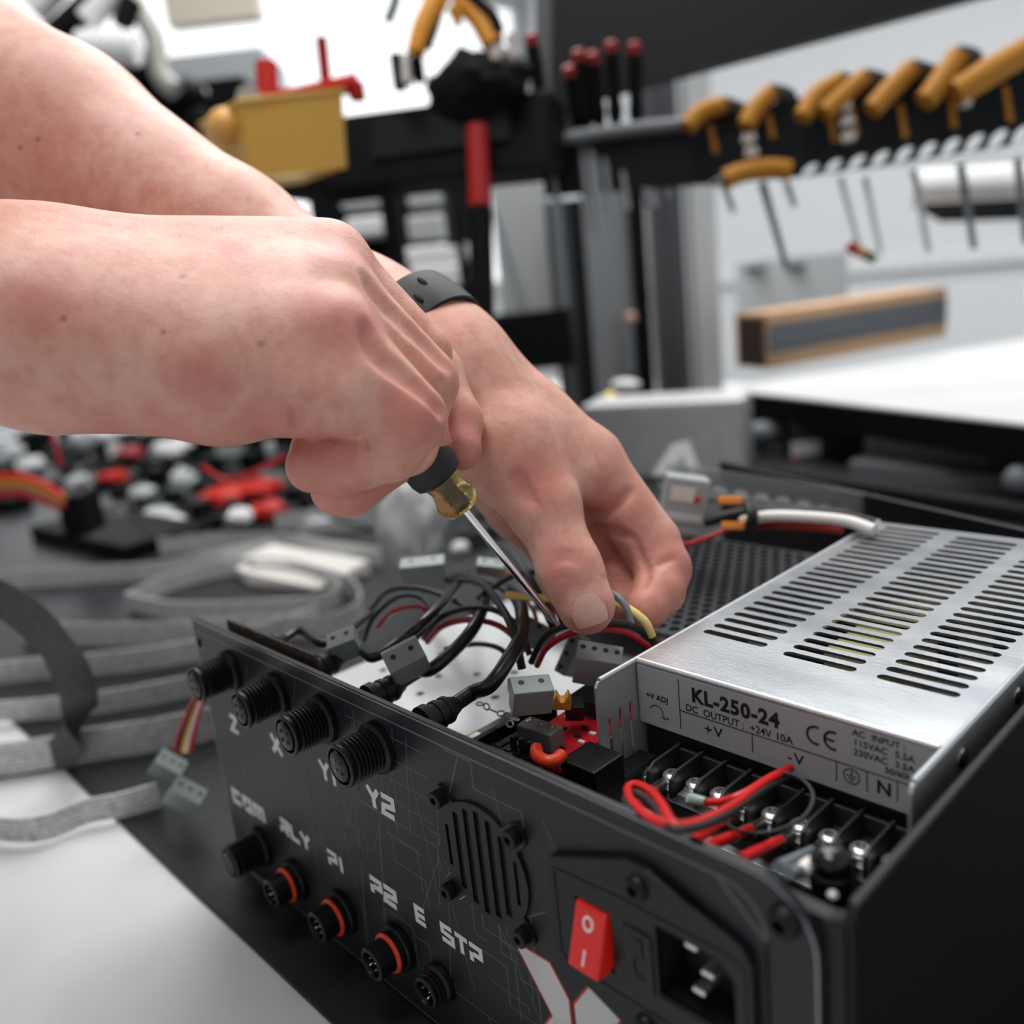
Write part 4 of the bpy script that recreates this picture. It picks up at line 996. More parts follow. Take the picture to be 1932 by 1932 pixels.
# ---- wires at the terminals of the power supply
def tw(name, lab, pts, r, mat): return cable(name, lab, pts, r, mat, 'wire', seg=10)
tw('red_wire', 'bright red wire looping out over the terminals and back under the printed label', [Z(1492,1450,-.022), Z(1440,1478,-.016), Z(1385,1518,-.008), Z(1330,1546,-.001), Z(1290,1557,.003), Z(1268,1553,.004), Z(1250,1520,.000), Z(1228,1493,-.006), Z(1200,1480,-.010), Z(1184,1488,-.009), Z(1192,1512,-.004), Z(1222,1540,.001), Z(1262,1558,.003)], .00125, dark_red)
tw('black_wire', 'black wire running side by side with the bright red loop', [Z(1490,1463,-.024), Z(1440,1492,-.016), Z(1385,1530,-.008), Z(1330,1557,.000), Z(1286,1566,.004), Z(1260,1558,.003), Z(1232,1520,-.003), Z(1205,1500,-.008), Z(1186,1496,-.010), Z(1180,1514,-.006), Z(1192,1530,-.002)], .00115, black_rubber)
tw('red_wire', 'red wire with its ferrule end lying across the middle terminals', [Z(1490,1448,-.021), Z(1450,1468,-.018), Z(1405,1496,-.014), Z(1362,1512,-.016), Z(1318,1514,-.018)], .00115, dark_red)
tw('black_wire', 'thin black wire making a round loop over the right-hand terminals', [Z(1478,1458,-.012), Z(1512,1470,-.010), Z(1534,1500,-.010), Z(1520,1538,-.011), Z(1470,1566,-.014), Z(1415,1572,-.016), Z(1378,1560,-.018), Z(1370,1542,-.020), Z(1392,1540,-.022)], .00055, black_rubber)
fe = thing('ferrule', 'translucent pale green ferrule sleeve on the end of a red wire', 'ferrule', Z(1312,1512,-.018))
q0, q1 = Z(1300,1508,-.018), Z(1332,1514,-.017)
MB().lathe([(.0019,0),(.0021,.0004),(.0017,.004),(.0015,(q1-q0).length),(.0012,(q1-q0).length),(.0015,.001)], q0, q1-q0, 18, cap=False).build('sleeve', new_mat('pale green sleeve', (.42,.53,.51), .25, trans=.35), fe)
def term_wire(k, lab, px, mat, sleeve=True):
    x = xs[k]+.0048; a = Vector((x,-.0150,-.0350)); u, v = px; e = on(1,-.056,u,v)
    e2 = e + (e-a)*min(.2, (e.y+.0665)/max(1e-4, a.y-e.y)); t = thing('terminal_wire', lab, 'wire', a)
    mid = a + (e-a)*.42
    MB().lathe([(.0016,0),(.0021,.001),(.0021,(mid-a).length)], a+Vector((0,-.002,.0003)), mid-a, 14).build('boot', black_rubber, t)
    MB().tube([a+(mid-a)*.8, mid, a+(e-a)*.75, e, e2], .00155, 10).build('insulation', mat, t)
for k, lab, px, mt in ((0,'red wire on the first terminal under the red loop',(1190,1525),crimson),(3,'red wire leaving the fourth terminal towards the panel',(1322,1576),dark_red),(4,'red wire leaving the fifth terminal towards the panel',(1352,1590),dark_red),(5,'red wire leaving the sixth terminal, nearest the grey wires',(1418,1612),dark_red),
                       (6,'grey wire on the seventh terminal',(1485,1628),grey_wire),(7,'grey wire on the eighth terminal next to the glossy stud',(1512,1642),grey_wire)): term_wire(k, lab, px, mt)
cable('white_wire', 'short white wire half hidden by the glossy black stud', [on(1,-.058,1512,1645), on(1,-.052,1540,1628), on(1,-.040,1580,1640)], .0021, white_wire, 'wire')

# ---- back of the box: fan guard mesh, clear cover, cable bundle
hx = MB(); cw, chh = .0075, .0065; y0_, x0_ = .085, -.135; hexs = []
for i in range(19):
    for j in range(20):
        cx_ = x0_ + i*cw + (cw/2 if j % 2 else 0); cy_ = y0_ + j*chh
        if cx_ > -.004: continue
        hexs.append([(cx_ + .0030*math.cos(PI/6+PI/3*k), cy_ + .0030*math.sin(PI/6+PI/3*k)) for k in range(6)][::-1])
hx.poly([rrect(-.142,.078,.0,.214,.002,3)]+hexs, FXY(-.030), .0015)
tag(hx.build('honeycomb_guard', new_mat('dark grey honeycomb', (.05,.054,.06), .35, .5)), 'dark honeycomb ventilation mesh left of the power supply, behind the left hand', 'vent mesh')
MB().box((-.139,.080,-.036),(-.002,.212,-.0345)).build('guard_backing', new_mat('mottled dark backing', (.006,.006,.007), .6, var=(60,(.05,.03,.015))), cb)
clearm = new_mat('clear plastic', (.85,.88,.90), .12, trans=.85)
cc = thing('terminal_cover', 'clear plastic strip cover with silver screws at the back of the box', 'cover', M=orient(P(1445,925,.56), P(1640,965,.56)-P(1260,905,.56), (0,0,1)))
MB().box((-.066,-.012,-.010),(.066,.014,-.008)).build('strip_base', new_mat('dark strip', (.03,.032,.035), .4), cc, world=False)
MB().poly([rrect(-.066,-.010,.066,.010,.002,3)], Matrix(((1,0,0,0),(0,0,-1,-.011),(0,1,0,0),(0,0,0,1))), .0012).build('clear_front', clearm, cc, world=False)
for k in range(9): MB().lathe([(.0040,0),(.0045,.0005),(.0040,.002),(.001,.0028)], (-.055+.0135*k,.002,-.006), (0,0,1), 14).build('screw', nickel, cc, world=False)
mc = thing('clear_module', 'small clear module with a white label and red dot beside the left index finger', 'module', M=orient(P(1290,945,.50), P(1360,955,.50)-P(1250,940,.50), (0,0,1)))
MB().box((-.012,-.006,-.018),(.012,.008,.014)).build('housing', new_mat('milky clear plastic', (.55,.58,.60), .2, trans=.3), mc, world=False, bevel=.001)
MB().box((-.009,-.0064,.001),(.004,-.0060,.009)).build('module_label', paper, mc, world=False)
MB().ball((.006,-.0062,.003), .0022, 10, sc=(1,.3,1)).build('red_dot', red_print, mc, world=False)
MB().box((-.011,-.0066,-.010),(.011,-.0060,-.006)).build('white_band', white_plastic, mc, world=False)
cable('white_cable', 'thick white cable curving into the back of the power supply', [P(1400,985,.47), P(1450,974,.46), P(1530,976,.45), P(1600,984,.44), P(1650,1000,.43)], .0030, white_wire)
cable('red_cable', 'dark red cable under the thick white one', [P(1400,992,.475), P(1450,990,.465), P(1530,994,.452), P(1590,1000,.442)], .0024, new_mat('dark red jacket', (.30,.015,.01), .4))
cable('black_cable', 'black cable above the thick white one', [P(1330,985,.49), P(1400,968,.48), P(1480,966,.46), P(1560,968,.45), P(1650,988,.44)], .0030, black_rubber)
cable('thin_red_wire', 'thin crimson wire running down beside the left index finger', [P(1395,990,.48), P(1350,1008,.48), P(1300,1026,.47), P(1250,1030,.46)], .0013, crimson, 'wire')
for u, v in ((1378,944),(1384,992)):
    m_ = MB().box((-.006,-.003,-.0022),(.006,.003,.0022)); o_ = m_.build('wire_splice', new_mat('orange clear plastic', (.9,.30,.05), .25), bevel=.001); o_.matrix_basis = orient(P(u, v, .465), rt, -dn)
    tag(o_, 'orange splice on the cables, %s of the two' % ('upper' if v < 960 else 'lower'), 'splice')
tie = MB().tube([P(1412,950,.462), P(1420,975,.455), P(1412,1000,.465)], .003, 8); tag(tie.build('cable_tie', black_rubber), 'black tie round the white and red cables at the back', 'cable tie')
yc_ = MB().box((-.010,-.008,-.004),(.010,.008,.004)); o_ = yc_.build('pale_coil', new_mat('pale yellow tape', (.75,.74,.50), .4), bevel=.002); o_.matrix_basis = Matrix.Translation((-.020,.092,-.024)); tag(o_, 'pale yellow taped coil at the edge of the honeycomb mesh', 'coil')
# ------------------------------------------------------------------ behind the box: shelf, racks, stock and clutter
def T_(u, v): return Z(u, v, MZ)
def prism4(mb, q, t, mi=0):
    """front face q (4 points: bottom-left, bottom-right, top-right, top-left), thickness t away from the camera"""
    q = [Vector(p) for p in q]; n = (q[1]-q[0]).cross(q[3]-q[0]).normalized(); c = sum(q, Vector())/4
    if n.dot(c-EYE) < 0: n = -n
    n = Vector((n.x, n.y, 0)).normalized() if abs(n.z) < .9 else n
    b = [p + n*t for p in q]
    return mb.add(q+b, [(0,1,2,3),(7,6,5,4),(0,4,5,1),(1,5,6,2),(2,6,7,3),(3,7,4,0)], mi)
def upright(mb, u0, u1, vt, vb, d, t, mi=0, zb=None):
    """upright block seen between columns u0..u1 and rows vt..vb at depth d"""
    um = (u0+u1)/2; zt = P(um, vt, d).z; zb = P(um, vb, d).z if zb is None else zb; vm = (vt+vb)/2; a = P(u0, vm, d); b = P(u1, vm, d)
    h = Vector((b.x-a.x, b.y-a.y, 0)); a = Vector((a.x, a.y, zb)); b = a+h
    up = Vector((0,0,zt-zb)); return prism4(mb, [a, b, b+up, a+up], t, mi)
matte_black = new_mat('matt black', (.0030,.0036,.0046), .6, spec=.12)
dark_grey = new_mat('dark grey paint', (.035,.040,.046), .5)
mid_grey = new_mat('mid grey paint', (.16,.175,.19), .5)
light_grey = new_mat('light grey paint', (.48,.50,.52), .5)
white_p = new_mat('white paint', (.80,.81,.82), .5)
yellow_h = new_mat('ochre yellow rubber', (.46,.20,.022), .55, spec=.3)
red_m = new_mat('red plastic', (.50,.014,.008), .5, spec=.3)
cardboard = new_mat('cardboard', (.55,.33,.18), .8, var=(20,(.62,.40,.24)))

# raised white shelf at the back right
sA = P(1360,733,1.36); sB = Vector((sA.x, sA.y, sA.z)) + Vector((math.cos(math.radians(-21.5)), math.sin(math.radians(-21.5)), 0))*.75
bk = Vector((math.cos(math.radians(68.5)), math.sin(math.radians(68.5)), 0))*.95; tk = Vector((0,0,-.040))
rs_ = thing('raised_shelf', 'raised white-topped shelf with thick black edge standing at the back right of the bench', 'shelf', Vector((sA.x+.3, sA.y, TZ)))
m = MB(); q = [sA, sB, sB+bk, sA+bk]; m.add([p + Vector((0,0,-.003)) for p in q] + q, [(3,2,1,0),(4,5,6,7),(0,1,5,4),(1,2,6,5),(2,3,7,6),(3,0,4,7)]); m.build('shelf_top', bench_top, rs_)
m = MB(); m.add([p + tk for p in q] + [p + Vector((0,0,-.0031)) for p in q], [(3,2,1,0),(4,5,6,7),(0,1,5,4),(1,2,6,5),(2,3,7,6),(3,0,4,7)]); m.build('shelf_edge', matte_black, rs_, bevel=.002)
for f, g in ((.03,.05),(.97,.05),(.03,.6),(.97,.6)):
    c = sA.lerp(sB, f) + bk*g; MB().box((c.x-.012,c.y-.012,MZ if c.y < 1.14 and c.x < .73 else TZ),(c.x+.012,c.y+.012,c.z-.04)).build('leg', matte_black, rs_)

# long carton on the raised shelf
def onz(u, v, z): return Z(u, v, z)
zz = sA.z
cA, cB = onz(1450,697,zz), onz(1785,634,zz); hC = .094; lf_ = (onz(1362,688,zz)-cA); lf_ = Vector((lf_.x,lf_.y,0)).normalized()*.10
ct = thing('carton', 'long shallow cardboard carton with a grey band, lying on the white shelf', 'box', cA.lerp(cB,.5)+lf_*.5)
up = Vector((0,0,hC)); qq = [cA, cB, cB+lf_, cA+lf_]
MB().add(qq+[p+up for p in qq], [(3,2,1,0),(4,5,6,7),(0,1,5,4),(1,2,6,5),(2,3,7,6),(3,0,4,7)]).build('carton_body', cardboard, ct, bevel=.001)
fn = Vector((cB-cA).cross(Vector((0,0,1)))).normalized(); fn = -fn if fn.dot(EYE-cA) < 0 else fn; o1 = fn*.001
MB().add([cA+o1+up*.27, cB+o1+up*.27, cB+o1+up*.80, cA+o1+up*.80, cA+up*.27, cB+up*.27, cB+up*.80, cA+up*.80], [(0,1,2,3),(0,4,5,1),(3,2,6,7),(1,5,6,2),(0,3,7,4)]).build('grey_band', new_mat('slate tape', (.115,.125,.145), .45), ct)
fe_ = (cA-cB).normalized()*.001
MB().add([cA+fe_+up*.05+lf_*.08, cA+fe_+up*.05+lf_*.9, cA+fe_+up*.92+lf_*.9, cA+fe_+up*.92+lf_*.08], [(0,1,2,3)]).build('end_flap', new_mat('dark brown flap', (.05,.028,.018), .7), ct)

# clutter under and on the shelf
def ublock(name, lab, cat, u0, u1, vt, vb, d, t, mat, parts=(), bevel=.001, group=None, zb=None):
    um = (u0+u1)/2; base = P(um, vb, d); base.z = base.z if zb is None else zb; t_ = thing(name, lab, cat, base, group=group)
    m = MB(); upright(m, u0, u1, vt, vb, d, t, zb=zb); m.build('body', mat, t_, bevel=bevel)
    for (nm, a, b, c, e, mt) in parts:
        m = MB(); upright(m, a, b, c, e, d-.0012, .001); m.build(nm, mt, t_)
    return t_
ublock('black_case', 'small black case with a white label and red dot under the raised shelf', 'case', 1500,1632,792,878,1.22,.10, new_mat('dark case', (.018,.020,.023), .4),
       (('case_label',1493,1548,832,860,white_p),('red_dot',1490,1512,864,882,red_m),('lid_knob',1508,1528,782,792,light_grey)))
t = thing('metal_tube', 'horizontal light metal tube under the raised shelf at the right', 'tube', P(1800,870,1.05)); MB().tube([P(1630,812,1.25), P(1960,862,1.02)], .009, 14, sub=1).build('tube_body', alu_side, t)
t = thing('metal_rail', 'broad grey metal rail lying in front of the light tube', 'rail', P(1780,900,1.0)); m = MB(); prism4(m, [P(1600,905,1.10), P(1960,958,.95), P(1960,900,.95), P(1600,870,1.10)], .03); m.build('rail_body', new_mat('dull grey rail', (.10,.105,.115), .5, .3), t, bevel=.003)
tag(MB().ball(P(1925,905,.92), .016, 16).build('grey_weight', mid_grey), 'round grey weight at the right end of the metal rail', 'weight')
for i, (u, v, r, mt, lb) in enumerate(((1440,815,.020,mid_grey,'grey lump of packing between the silver box and the black case'),(1462,850,.016,dark_grey,'dark round part next to the grey packing'),(1668,800,.014,dark_grey,'dark part against the black case'))):
    tag(MB().ball(P(u, v, 1.28), r, 14, sc=(1.3,1,.8)).build('packing_lump', mt), lb, 'packing')
m = MB(); prism4(m, [P(1415,905,1.02), P(1960,1000,.80), P(1960,965,.80), P(1415,880,1.02)], .02); tag(m.build('black_rail', matte_black, bevel=.002), 'long black rail lying behind the open box', 'rail')

# silver box behind the left hand
a, b = T_(1108,905), T_(1408,900); a = Vector((a.x,a.y,MZ)); b = Vector((b.x,b.y,MZ)); bh = Vector((0,0,.100))
sb_ = thing('silver_box', 'pale grey metal box with bright rounded top edge behind the left hand', 'box', a.lerp(b,.5))
m = MB(); prism4(m, [a, b, b+bh, a+bh], .09); m.build('box_body', new_mat('speckled grey metal', (.42,.435,.45), .6, 0, var=(70,(.50,.51,.525))), sb_, bevel=.006, bseg=4)
m = MB(); prism4(m, [a+Vector((0,0,.0955)), b+Vector((0,0,.0955)), b+bh*1.02, a+bh*1.02], .092); m.build('lid', new_mat('white gloss lid', (.85,.86,.87), .25), sb_, bevel=.004, bseg=4)
t = thing('white_bracket', 'white angular bracket leaning on the front of the pale grey box', 'bracket', P(1275,890,.85))
m = MB(); m.poly([[(-.024,-.018),(-.005,.012),(.010,.016),(.022,-.016),(.010,-.016),(.004,.0),(-.010,-.018)]], orient(P(1278,860,.86), right, -dn)@Matrix.Translation((0,0,0)), .004); m.v = [Vector(v) for v in m.v]
m2 = MB(); M0 = orient(P(1278,862,.86), right, -dn); m2.poly([[(-.024,-.018),(-.005,.012),(.010,.016),(.022,-.016),(.010,-.016),(.004,.0),(-.010,-.018)]], M0 @ Matrix(((1,0,0,0),(0,0,-1,0),(0,1,0,0),(0,0,0,1))), .004); m2.build('bracket_plate', white_p, t)

# upright posts and panels in the middle
def post(lab, u0, u1, vt, vb, d, t, mat, name='frame_post', cat='post', **k): return ublock(name, lab, cat, u0, u1, vt, vb, d, t, mat, zb=(MZ if vb > 640 and d > 1.3 and name != 'crossbar' else None), **k)
post('light grey aluminium post directly left of the long carton', 1288,1352,60,760,1.62,.05, new_mat('pale aluminium', (.50,.52,.54), .45, .2), parts=(('slot',1296,1304,60,760,mid_grey),('slot',1326,1332,60,760,light_grey)))
post('dark grey post joined to the light aluminium post', 1226,1288,60,770,1.63,.05, new_mat('anthracite post', (.055,.060,.068), .5), parts=(('slot',1250,1262,60,770,dark_grey),))
post('narrow black post left of the dark grey post', 1196,1226,330,780,1.64,.05, matte_black)
post('mid grey cabinet side panel with a bright oval opening', 1112,1196,340,780,1.66,.05, new_mat('cabinet grey', (.21,.225,.24), .5), name='cabinet_panel', cat='panel', parts=(('bright_opening',1166,1204,432,525,white_p),('dark_latch',1172,1200,528,580,dark_grey),('inner_strip',1176,1196,600,705,mid_grey)))
post('black and grey striped post under the screwdriver rack', 1046,1112,380,800,1.68,.05, dark_grey, parts=(('grey_strip',1058,1074,380,800,mid_grey),('black_strip',1090,1106,380,800,matte_black)))
post('pale panel behind the black post with the red handle', 935,1046,330,590,1.72,.02, new_mat('pale panel', (.46,.48,.49), .5), name='pale_board', cat='board')
post('wide black crossbar below the pale panel', 925,1080,588,700,1.62,.06, matte_black, name='crossbar', cat='beam')
t = thing('strut', 'thin grey diagonal strut in front of the pale panel', 'strut', P(1000,590,1.66)); MB().tube([P(935,400,1.64), P(990,590,1.64)], .006, 8, sub=1).build('rod', mid_grey, t)
tag(MB().ball(P(1152,752,1.30), .013, 14, sc=(1,1,.8)).build('brass_weight', new_mat('brass knob', (.55,.42,.08), .3, .8)), 'small brass weight low beside the pale grey box', 'weight')
tag(MB().ball(P(1180,725,1.40), .014, 12, sc=(2.0,1,.6)).build('white_jar', white_p), 'small white jar above the brass weight', 'jar')
tag(MB().ball(P(1190,600,1.655), .012, 12, sc=(1,1,1)).build('amber_lamp', new_mat('faded orange', (.55,.33,.25), .5)), 'small faded orange part on the cabinet panel', 'part')

# black tool shelf with a hanging red-handled tool
m = MB(); prism4(m, [P(500,372,.98), P(1035,312,.90), P(1035,168,.90), P(500,238,.98)], .16)
ts = thing('tool_shelf', 'thick black tool shelf running behind the arms at the upper left', 'shelf', P(760,350,.95)); m.build('shelf_body', matte_black, ts, bevel=.003)
m = MB(); prism4(m, [P(700,300,.945), P(960,262,.905), P(960,196,.905), P(700,228,.945)], .004); m.build('front_panel', new_mat('black satin panel', (.006,.007,.009), .5, spec=.2), ts)
t = thing('red_handled_tool', 'tall tool with a dark red grip and black tube hanging under the tool shelf', 'tool', P(905,600,.92))
MB().cyl(P(906,392,.90), P(900,238,.90), .0115, .0110, 18).build('grip', new_mat('deep red grip', (.36,.008,.008), .4), t); MB().cyl(P(912,640,.90), P(906,393,.90), .0120, .0120, 18).build('tube_body', matte_black, t)
for k, (u0,u1,vt,vb,mt,lb) in enumerate(((735,768,345,700,matte_black,'black upright under the left part of the tool shelf'),(838,868,350,462,dark_grey,'dark grey upright under the tool shelf beside the red-handled tool'),(868,884,350,700,matte_black,'thin black upright right behind the red-handled tool'))):
    post(lb, u0,u1,vt,vb,1.35,.03, mt)
for k, (u0,u1,vt,vb,mt,lb) in enumerate(((762,884,462,498,white_p,'upper white tray under the tool shelf'),(774,880,500,545,white_p,'lower white tray under the tool shelf'),(640,735,362,392,light_grey,'grey tray seen between shelf and left forearm'),(650,738,408,446,white_p,'white tray just above the right knuckles'),(768,838,360,388,light_grey,'pale grey tray right of the black upright'),(768,840,405,450,light_grey,'second pale grey tray right of the black upright'))):
    ublock('stock_tray', lb, 'tray', u0,u1,vt,vb,1.515,.12, mt, bevel=.006)
m = MB(); upright(m, 600,905,350,650,1.64,.02, zb=MZ); tag(m.build('black_backboard', matte_black), 'black board behind the trays under the tool shelf', 'board')

# yellow bin with red clamp
yb = thing('yellow_bin', 'translucent ochre parts bin in front of the tool shelf', 'bin', P(560,330,.86))
ym = new_mat('translucent ochre plastic', (.80,.50,.10), .35, trans=.25)
Y0, Y1, Y2 = P(478,335,.86), P(655,322,.86), P(398,290,.93); uy = Vector((0,0,.066))
Y1 = Vector((Y1.x,Y1.y,Y0.z)); Y2 = Vector((Y2.x,Y2.y,Y0.z)); Y3 = Y1+(Y2-Y0); ex = (Y1-Y0)*.05; ey = (Y2-Y0)*.08
m = MB()
for a_, b_ in ((Y0,Y1),(Y1,Y3),(Y3,Y2),(Y2,Y0)): 
    oa = (a_-(Y0+Y3)/2)*.08; ob = (b_-(Y0+Y3)/2)*.08; ia = -(a_-(Y0+Y3)/2)*.05; ib = -(b_-(Y0+Y3)/2)*.05
    m.add([a_, b_, b_+uy+ob, a_+uy+oa, a_+ia, b_+ib, b_+uy+ob+ib, a_+uy+oa+ia], [(0,1,2,3),(7,6,5,4),(2,6,7,3)])
m.add([Y0,Y1,Y3,Y2], [(3,2,1,0)]); m.build('bin_body', ym, yb)
m = MB(); m.tube([p+uy*1.02+(p-(Y0+Y3)/2)*.10 for p in (Y0,Y1,Y3,Y2,Y0)], .0025, 8, sub=1); m.build('rim', new_mat('ochre rim', (.72,.45,.10), .4), yb)
tag(MB().ball(P(425,238,.87), .017, 18, sc=(1.2,1,1)).build('orange_float', new_mat('pale orange plastic', (.85,.45,.12), .45)), 'round pale orange float left of the ochre bin', 'float')
tag(MB().lathe([(.006,0),(.012,.001),(.012,.005),(.005,.006)], P(470,186,.86), (EYE-P(470,186,.86)), 18).build('silver_washer', light_grey), 'pale round washer on the rim of the ochre bin', 'washer')
rc = thing('red_clamp', 'red clamp with upright threaded rod standing in the ochre bin', 'clamp', P(580,190,.88))
MB().cyl(P(506,195,.88), P(503,118,.88), .0112, .0108, 18).build('clamp_post', red_m, rc)
MB().tube([P(515,176,.88), P(560,172,.875), P(620,165,.87), P(672,158,.865)], [.004,.0045,.0075,.010], 12, sub=3).build('clamp_bar', red_m, rc)
MB().lathe([(.0045,.0015*k) if k % 2 else (.0060,.0015*k) for k in range(33)], P(616,166,.87), P(606,70,.87)-P(616,166,.87), 14).build('threaded_rod', new_mat('raspberry plastic', (.50,.015,.05), .4), rc)
m = MB(); upright(m, 655,684,150,186,.862,.02); m.build('clamp_jaw', red_m, rc, bevel=.003)

# orange pliers and glove on the shelf
op = thing('orange_pliers', 'big orange-handled pliers standing spread on the tool shelf', 'pliers', P(845,100,.90))
MB().tube([P(845,-70,.90), P(826,-5,.90), P(800,50,.90), P(784,100,.90)], [.0085,.012,.0115,.0095], 14, sub=4).build('handle', new_mat('orange handle', (.78,.33,.03), .45), op)
MB().tube([P(850,-60,.91), P(872,0,.91), P(905,38,.91), P(932,84,.91)], [.008,.010,.011,.012], 14, sub=4).build('handle', bpy.data.materials['orange handle'], op)
MB().tube([P(864,-50,.90), P(890,-8,.90), P(928,28,.90), P(942,60,.90)], .006, 12, sub=4).build('handle_grip', matte_black, op)
MB().tube([P(838,-40,.90), P(826,30,.90), P(806,90,.90)], .005, 12, sub=4).build('handle_grip', matte_black, op)
MB().cyl(P(866,50,.90), P(858,15,.90), .003, .008, 10).build('spring_tip', bpy.data.materials['orange handle'], op)
MB().cyl(P(768,160,.90), P(764,104,.90), .0060, .0060, 12).build('jaw', steel, op); m = MB(); upright(m, 738,760,100,165,.905,.02); m.build('jaw_block', matte_black, op, bevel=.002)
m = MB(); upright(m, 776,798,106,150,.905,.02); m.build('jaw_block', matte_black, op, bevel=.002)
gv = thing('work_glove', 'crumpled black work glove lying on the tool shelf below the orange pliers', 'glove', P(890,170,.90))
m = MB(); g0 = P(900,170,.93)
seg = 24; vs = []; fs = []
for i in range(13):
    for k in range(seg):
        ph = PI*i/12; th_ = 2*PI*k/seg; n_ = Vector((math.sin(ph)*math.cos(th_), math.sin(ph)*math.sin(th_), math.cos(ph))); r_ = 1+.28*noise.noise(n_*2.3)+.10*noise.noise(n_*6)
        vs.append(g0 + Vector((n_.x*.062*r_, n_.y*.045*r_, n_.z*.036*r_)))
for i in range(12):
    for k in range(seg): k2 = (k+1) % seg; fs.append((i*seg+k,(i+1)*seg+k,(i+1)*seg+k2,i*seg+k2))
m.add(vs, fs, 0, True); m.build('glove_body', new_mat('black fabric', (.009,.010,.012), .8, spec=.1), gv)
for u, v in ((938,98),(972,96),(968,76)): tag(MB().lathe([(.004,0),(.0075,.001),(.0075,.004),(.004,.005)], P(u,v,.88), EYE-P(u,v,.88), 16).build('chrome_nut', steel), {938:'left chrome nut on the black glove',972:'right chrome nut on the black glove',968:'upper chrome nut above the other two'}[u], 'nut')
m = MB(); m.tube([P(732,40,1.0), P(745,5,1.0), P(750,-30,1.0)], .005, 8); tag(m.build('black_lever', matte_black), 'thin black lever at the top edge left of the orange pliers', 'lever')

# overhead beam and plier rack on the right
ob_ = thing('overhead_beam', 'broad black overhead beam crossing the upper right', 'beam', P(1400,100,1.0))
m = MB(); prism4(m, [P(1040,205,1.08), P(1960,-40,.92), P(1960,-330,.92), P(1040,-120,1.08)], .03); m.build('beam_body', new_mat('blue black steel', (.0050,.0065,.0085), .6, spec=.15), ob_)
m = MB(); prism4(m, [P(1010,300,1.12), P(1090,285,1.10), P(1090,-40,1.10), P(1010,-40,1.12)], .03); m.build('beam_end', dark_grey, ob_)
rk_ = thing('plier_rack', 'long black slotted rack holding ochre-handled pliers at the right', 'tool rack', P(1500,350,.97))
q = [P(1030,372,1.03), P(1960,290,.93), P(1960,122,.93), P(1030,280,1.03)]
ex_ = (q[1]-q[0]); Lr = ex_.length; ex_.normalize(); ez_ = Vector((0,0,1)); ey_ = ez_.cross(ex_).normalized(); 
hr = (q[2]-q[1]).length; hl0 = (q[3]-q[0]).length
MR = Matrix(((ex_[0],-ey_[0],ez_[0]-ex_[0]*ez_.dot(ex_),q[0][0]),(ex_[1],-ey_[1],ez_[1]-ex_[1]*ez_.dot(ex_),q[0][1]),(ex_[2],-ey_[2],ez_[2],q[0][2]),(0,0,0,1))) @ Matrix(((1,0,0,0),(0,0,1,0),(0,1,0,0),(0,0,0,1)))
def rack_xy(u, v):                     # photo pixel to rack coordinates
    n_ = ey_; r_ = ray(u, v); s_ = (q[0]-EYE).dot(n_)/r_.dot(n_); p = EYE + r_*s_; dlt = p-q[0]; return dlt.dot(ex_), dlt.z-dlt.dot(ex_)*ex_.z, p
hols = []
for k in range(11):
    u = 1525+44*k; v = 322-7.2*k; w_ = 13+k*.7; s_ = 15+k*.9
    hols.append([rack_xy(u+a_*w_+b_*8, v-b_*s_*.85)[:2] for a_, b_ in ((-.75,-1),(.15,-1),(.75,-.2),(.9,1),(0,1),(-.7,.3))])
m = MB(); m.poly([[(0,0),(Lr,0),(Lr,hr),(0,hl0)]]+[h_[::-1] for h_ in hols], MR, .012); m.build('rack_body', new_mat('rack black', (.008,.010,.013), .6, spec=.2), rk_, recalc=True)
for u, v, L_ in ((1345,265,50),(1452,240,45),(1566,240,60),(1607,232,50),(1698,232,60),(1790,215,55),(1894,200,62)):
    x, y, p = rack_xy(u, v); m = MB(); m.box((x-.0030,y-L_/2*.00056,.012),(x+.0030,y+L_/2*.00056,.0135), M=MR @ Matrix(((1,-.22,0,.22*y),(0,1,0,0),(0,0,1,0),(0,0,0,1)))); m.v = m.v
    mm = MB(); mm.add([MR @ Vector((x-.003-.2*dy, y+dy, dz)) for dz in (.012,.0135) for dy in (-L_*.00028, L_*.00028)] + [MR @ Vector((x+.003-.2*dy, y+dy, dz)) for dz in (.012,.0135) for dy in (-L_*.00028, L_*.00028)], [(0,1,5,4),(2,3,7,6),(0,1,3,2),(4,5,7,6),(0,2,6,4),(1,3,7,5)]); mm.build('yellow_marker', yellow_h, rk_, recalc=True)
for u, v in ((1411,264),(1416,290),(1589,204),(1594,232),(1597,262),(1812,198)):
    c_ = rack_xy(u, v)[2] - ey_*.0125; MB().lathe([(.0075,0),(.0075,.002),(.005,.003),(0,.003)], c_, EYE-c_, 16).build('screw', nickel, rk_)
hp = [('leftmost ochre pliers on the rack, next to the screwdrivers',[(1296,240),(1322,212),(1366,196)],17,'p'),('second ochre pliers on the rack, above two chrome screws',[(1408,238),(1424,206),(1456,172)],17,'p'),
 ('ochre pliers partly behind the pair with three chrome screws',[(1514,222),(1540,180),(1586,150)],17,'p'),('ochre pliers above the three chrome screws',[(1554,214),(1590,180),(1632,144)],17,'p'),
 ('ochre pliers in the middle of the right half of the rack',[(1644,208),(1680,168),(1720,128)],18,'p'),('steep ochre pliers just left of the largest pair',[(1745,192),(1776,152),(1808,104)],20,'p'),
 ('largest ochre pliers at the right end of the rack',[(1800,178),(1860,140),(1960,82)],24,'p')]
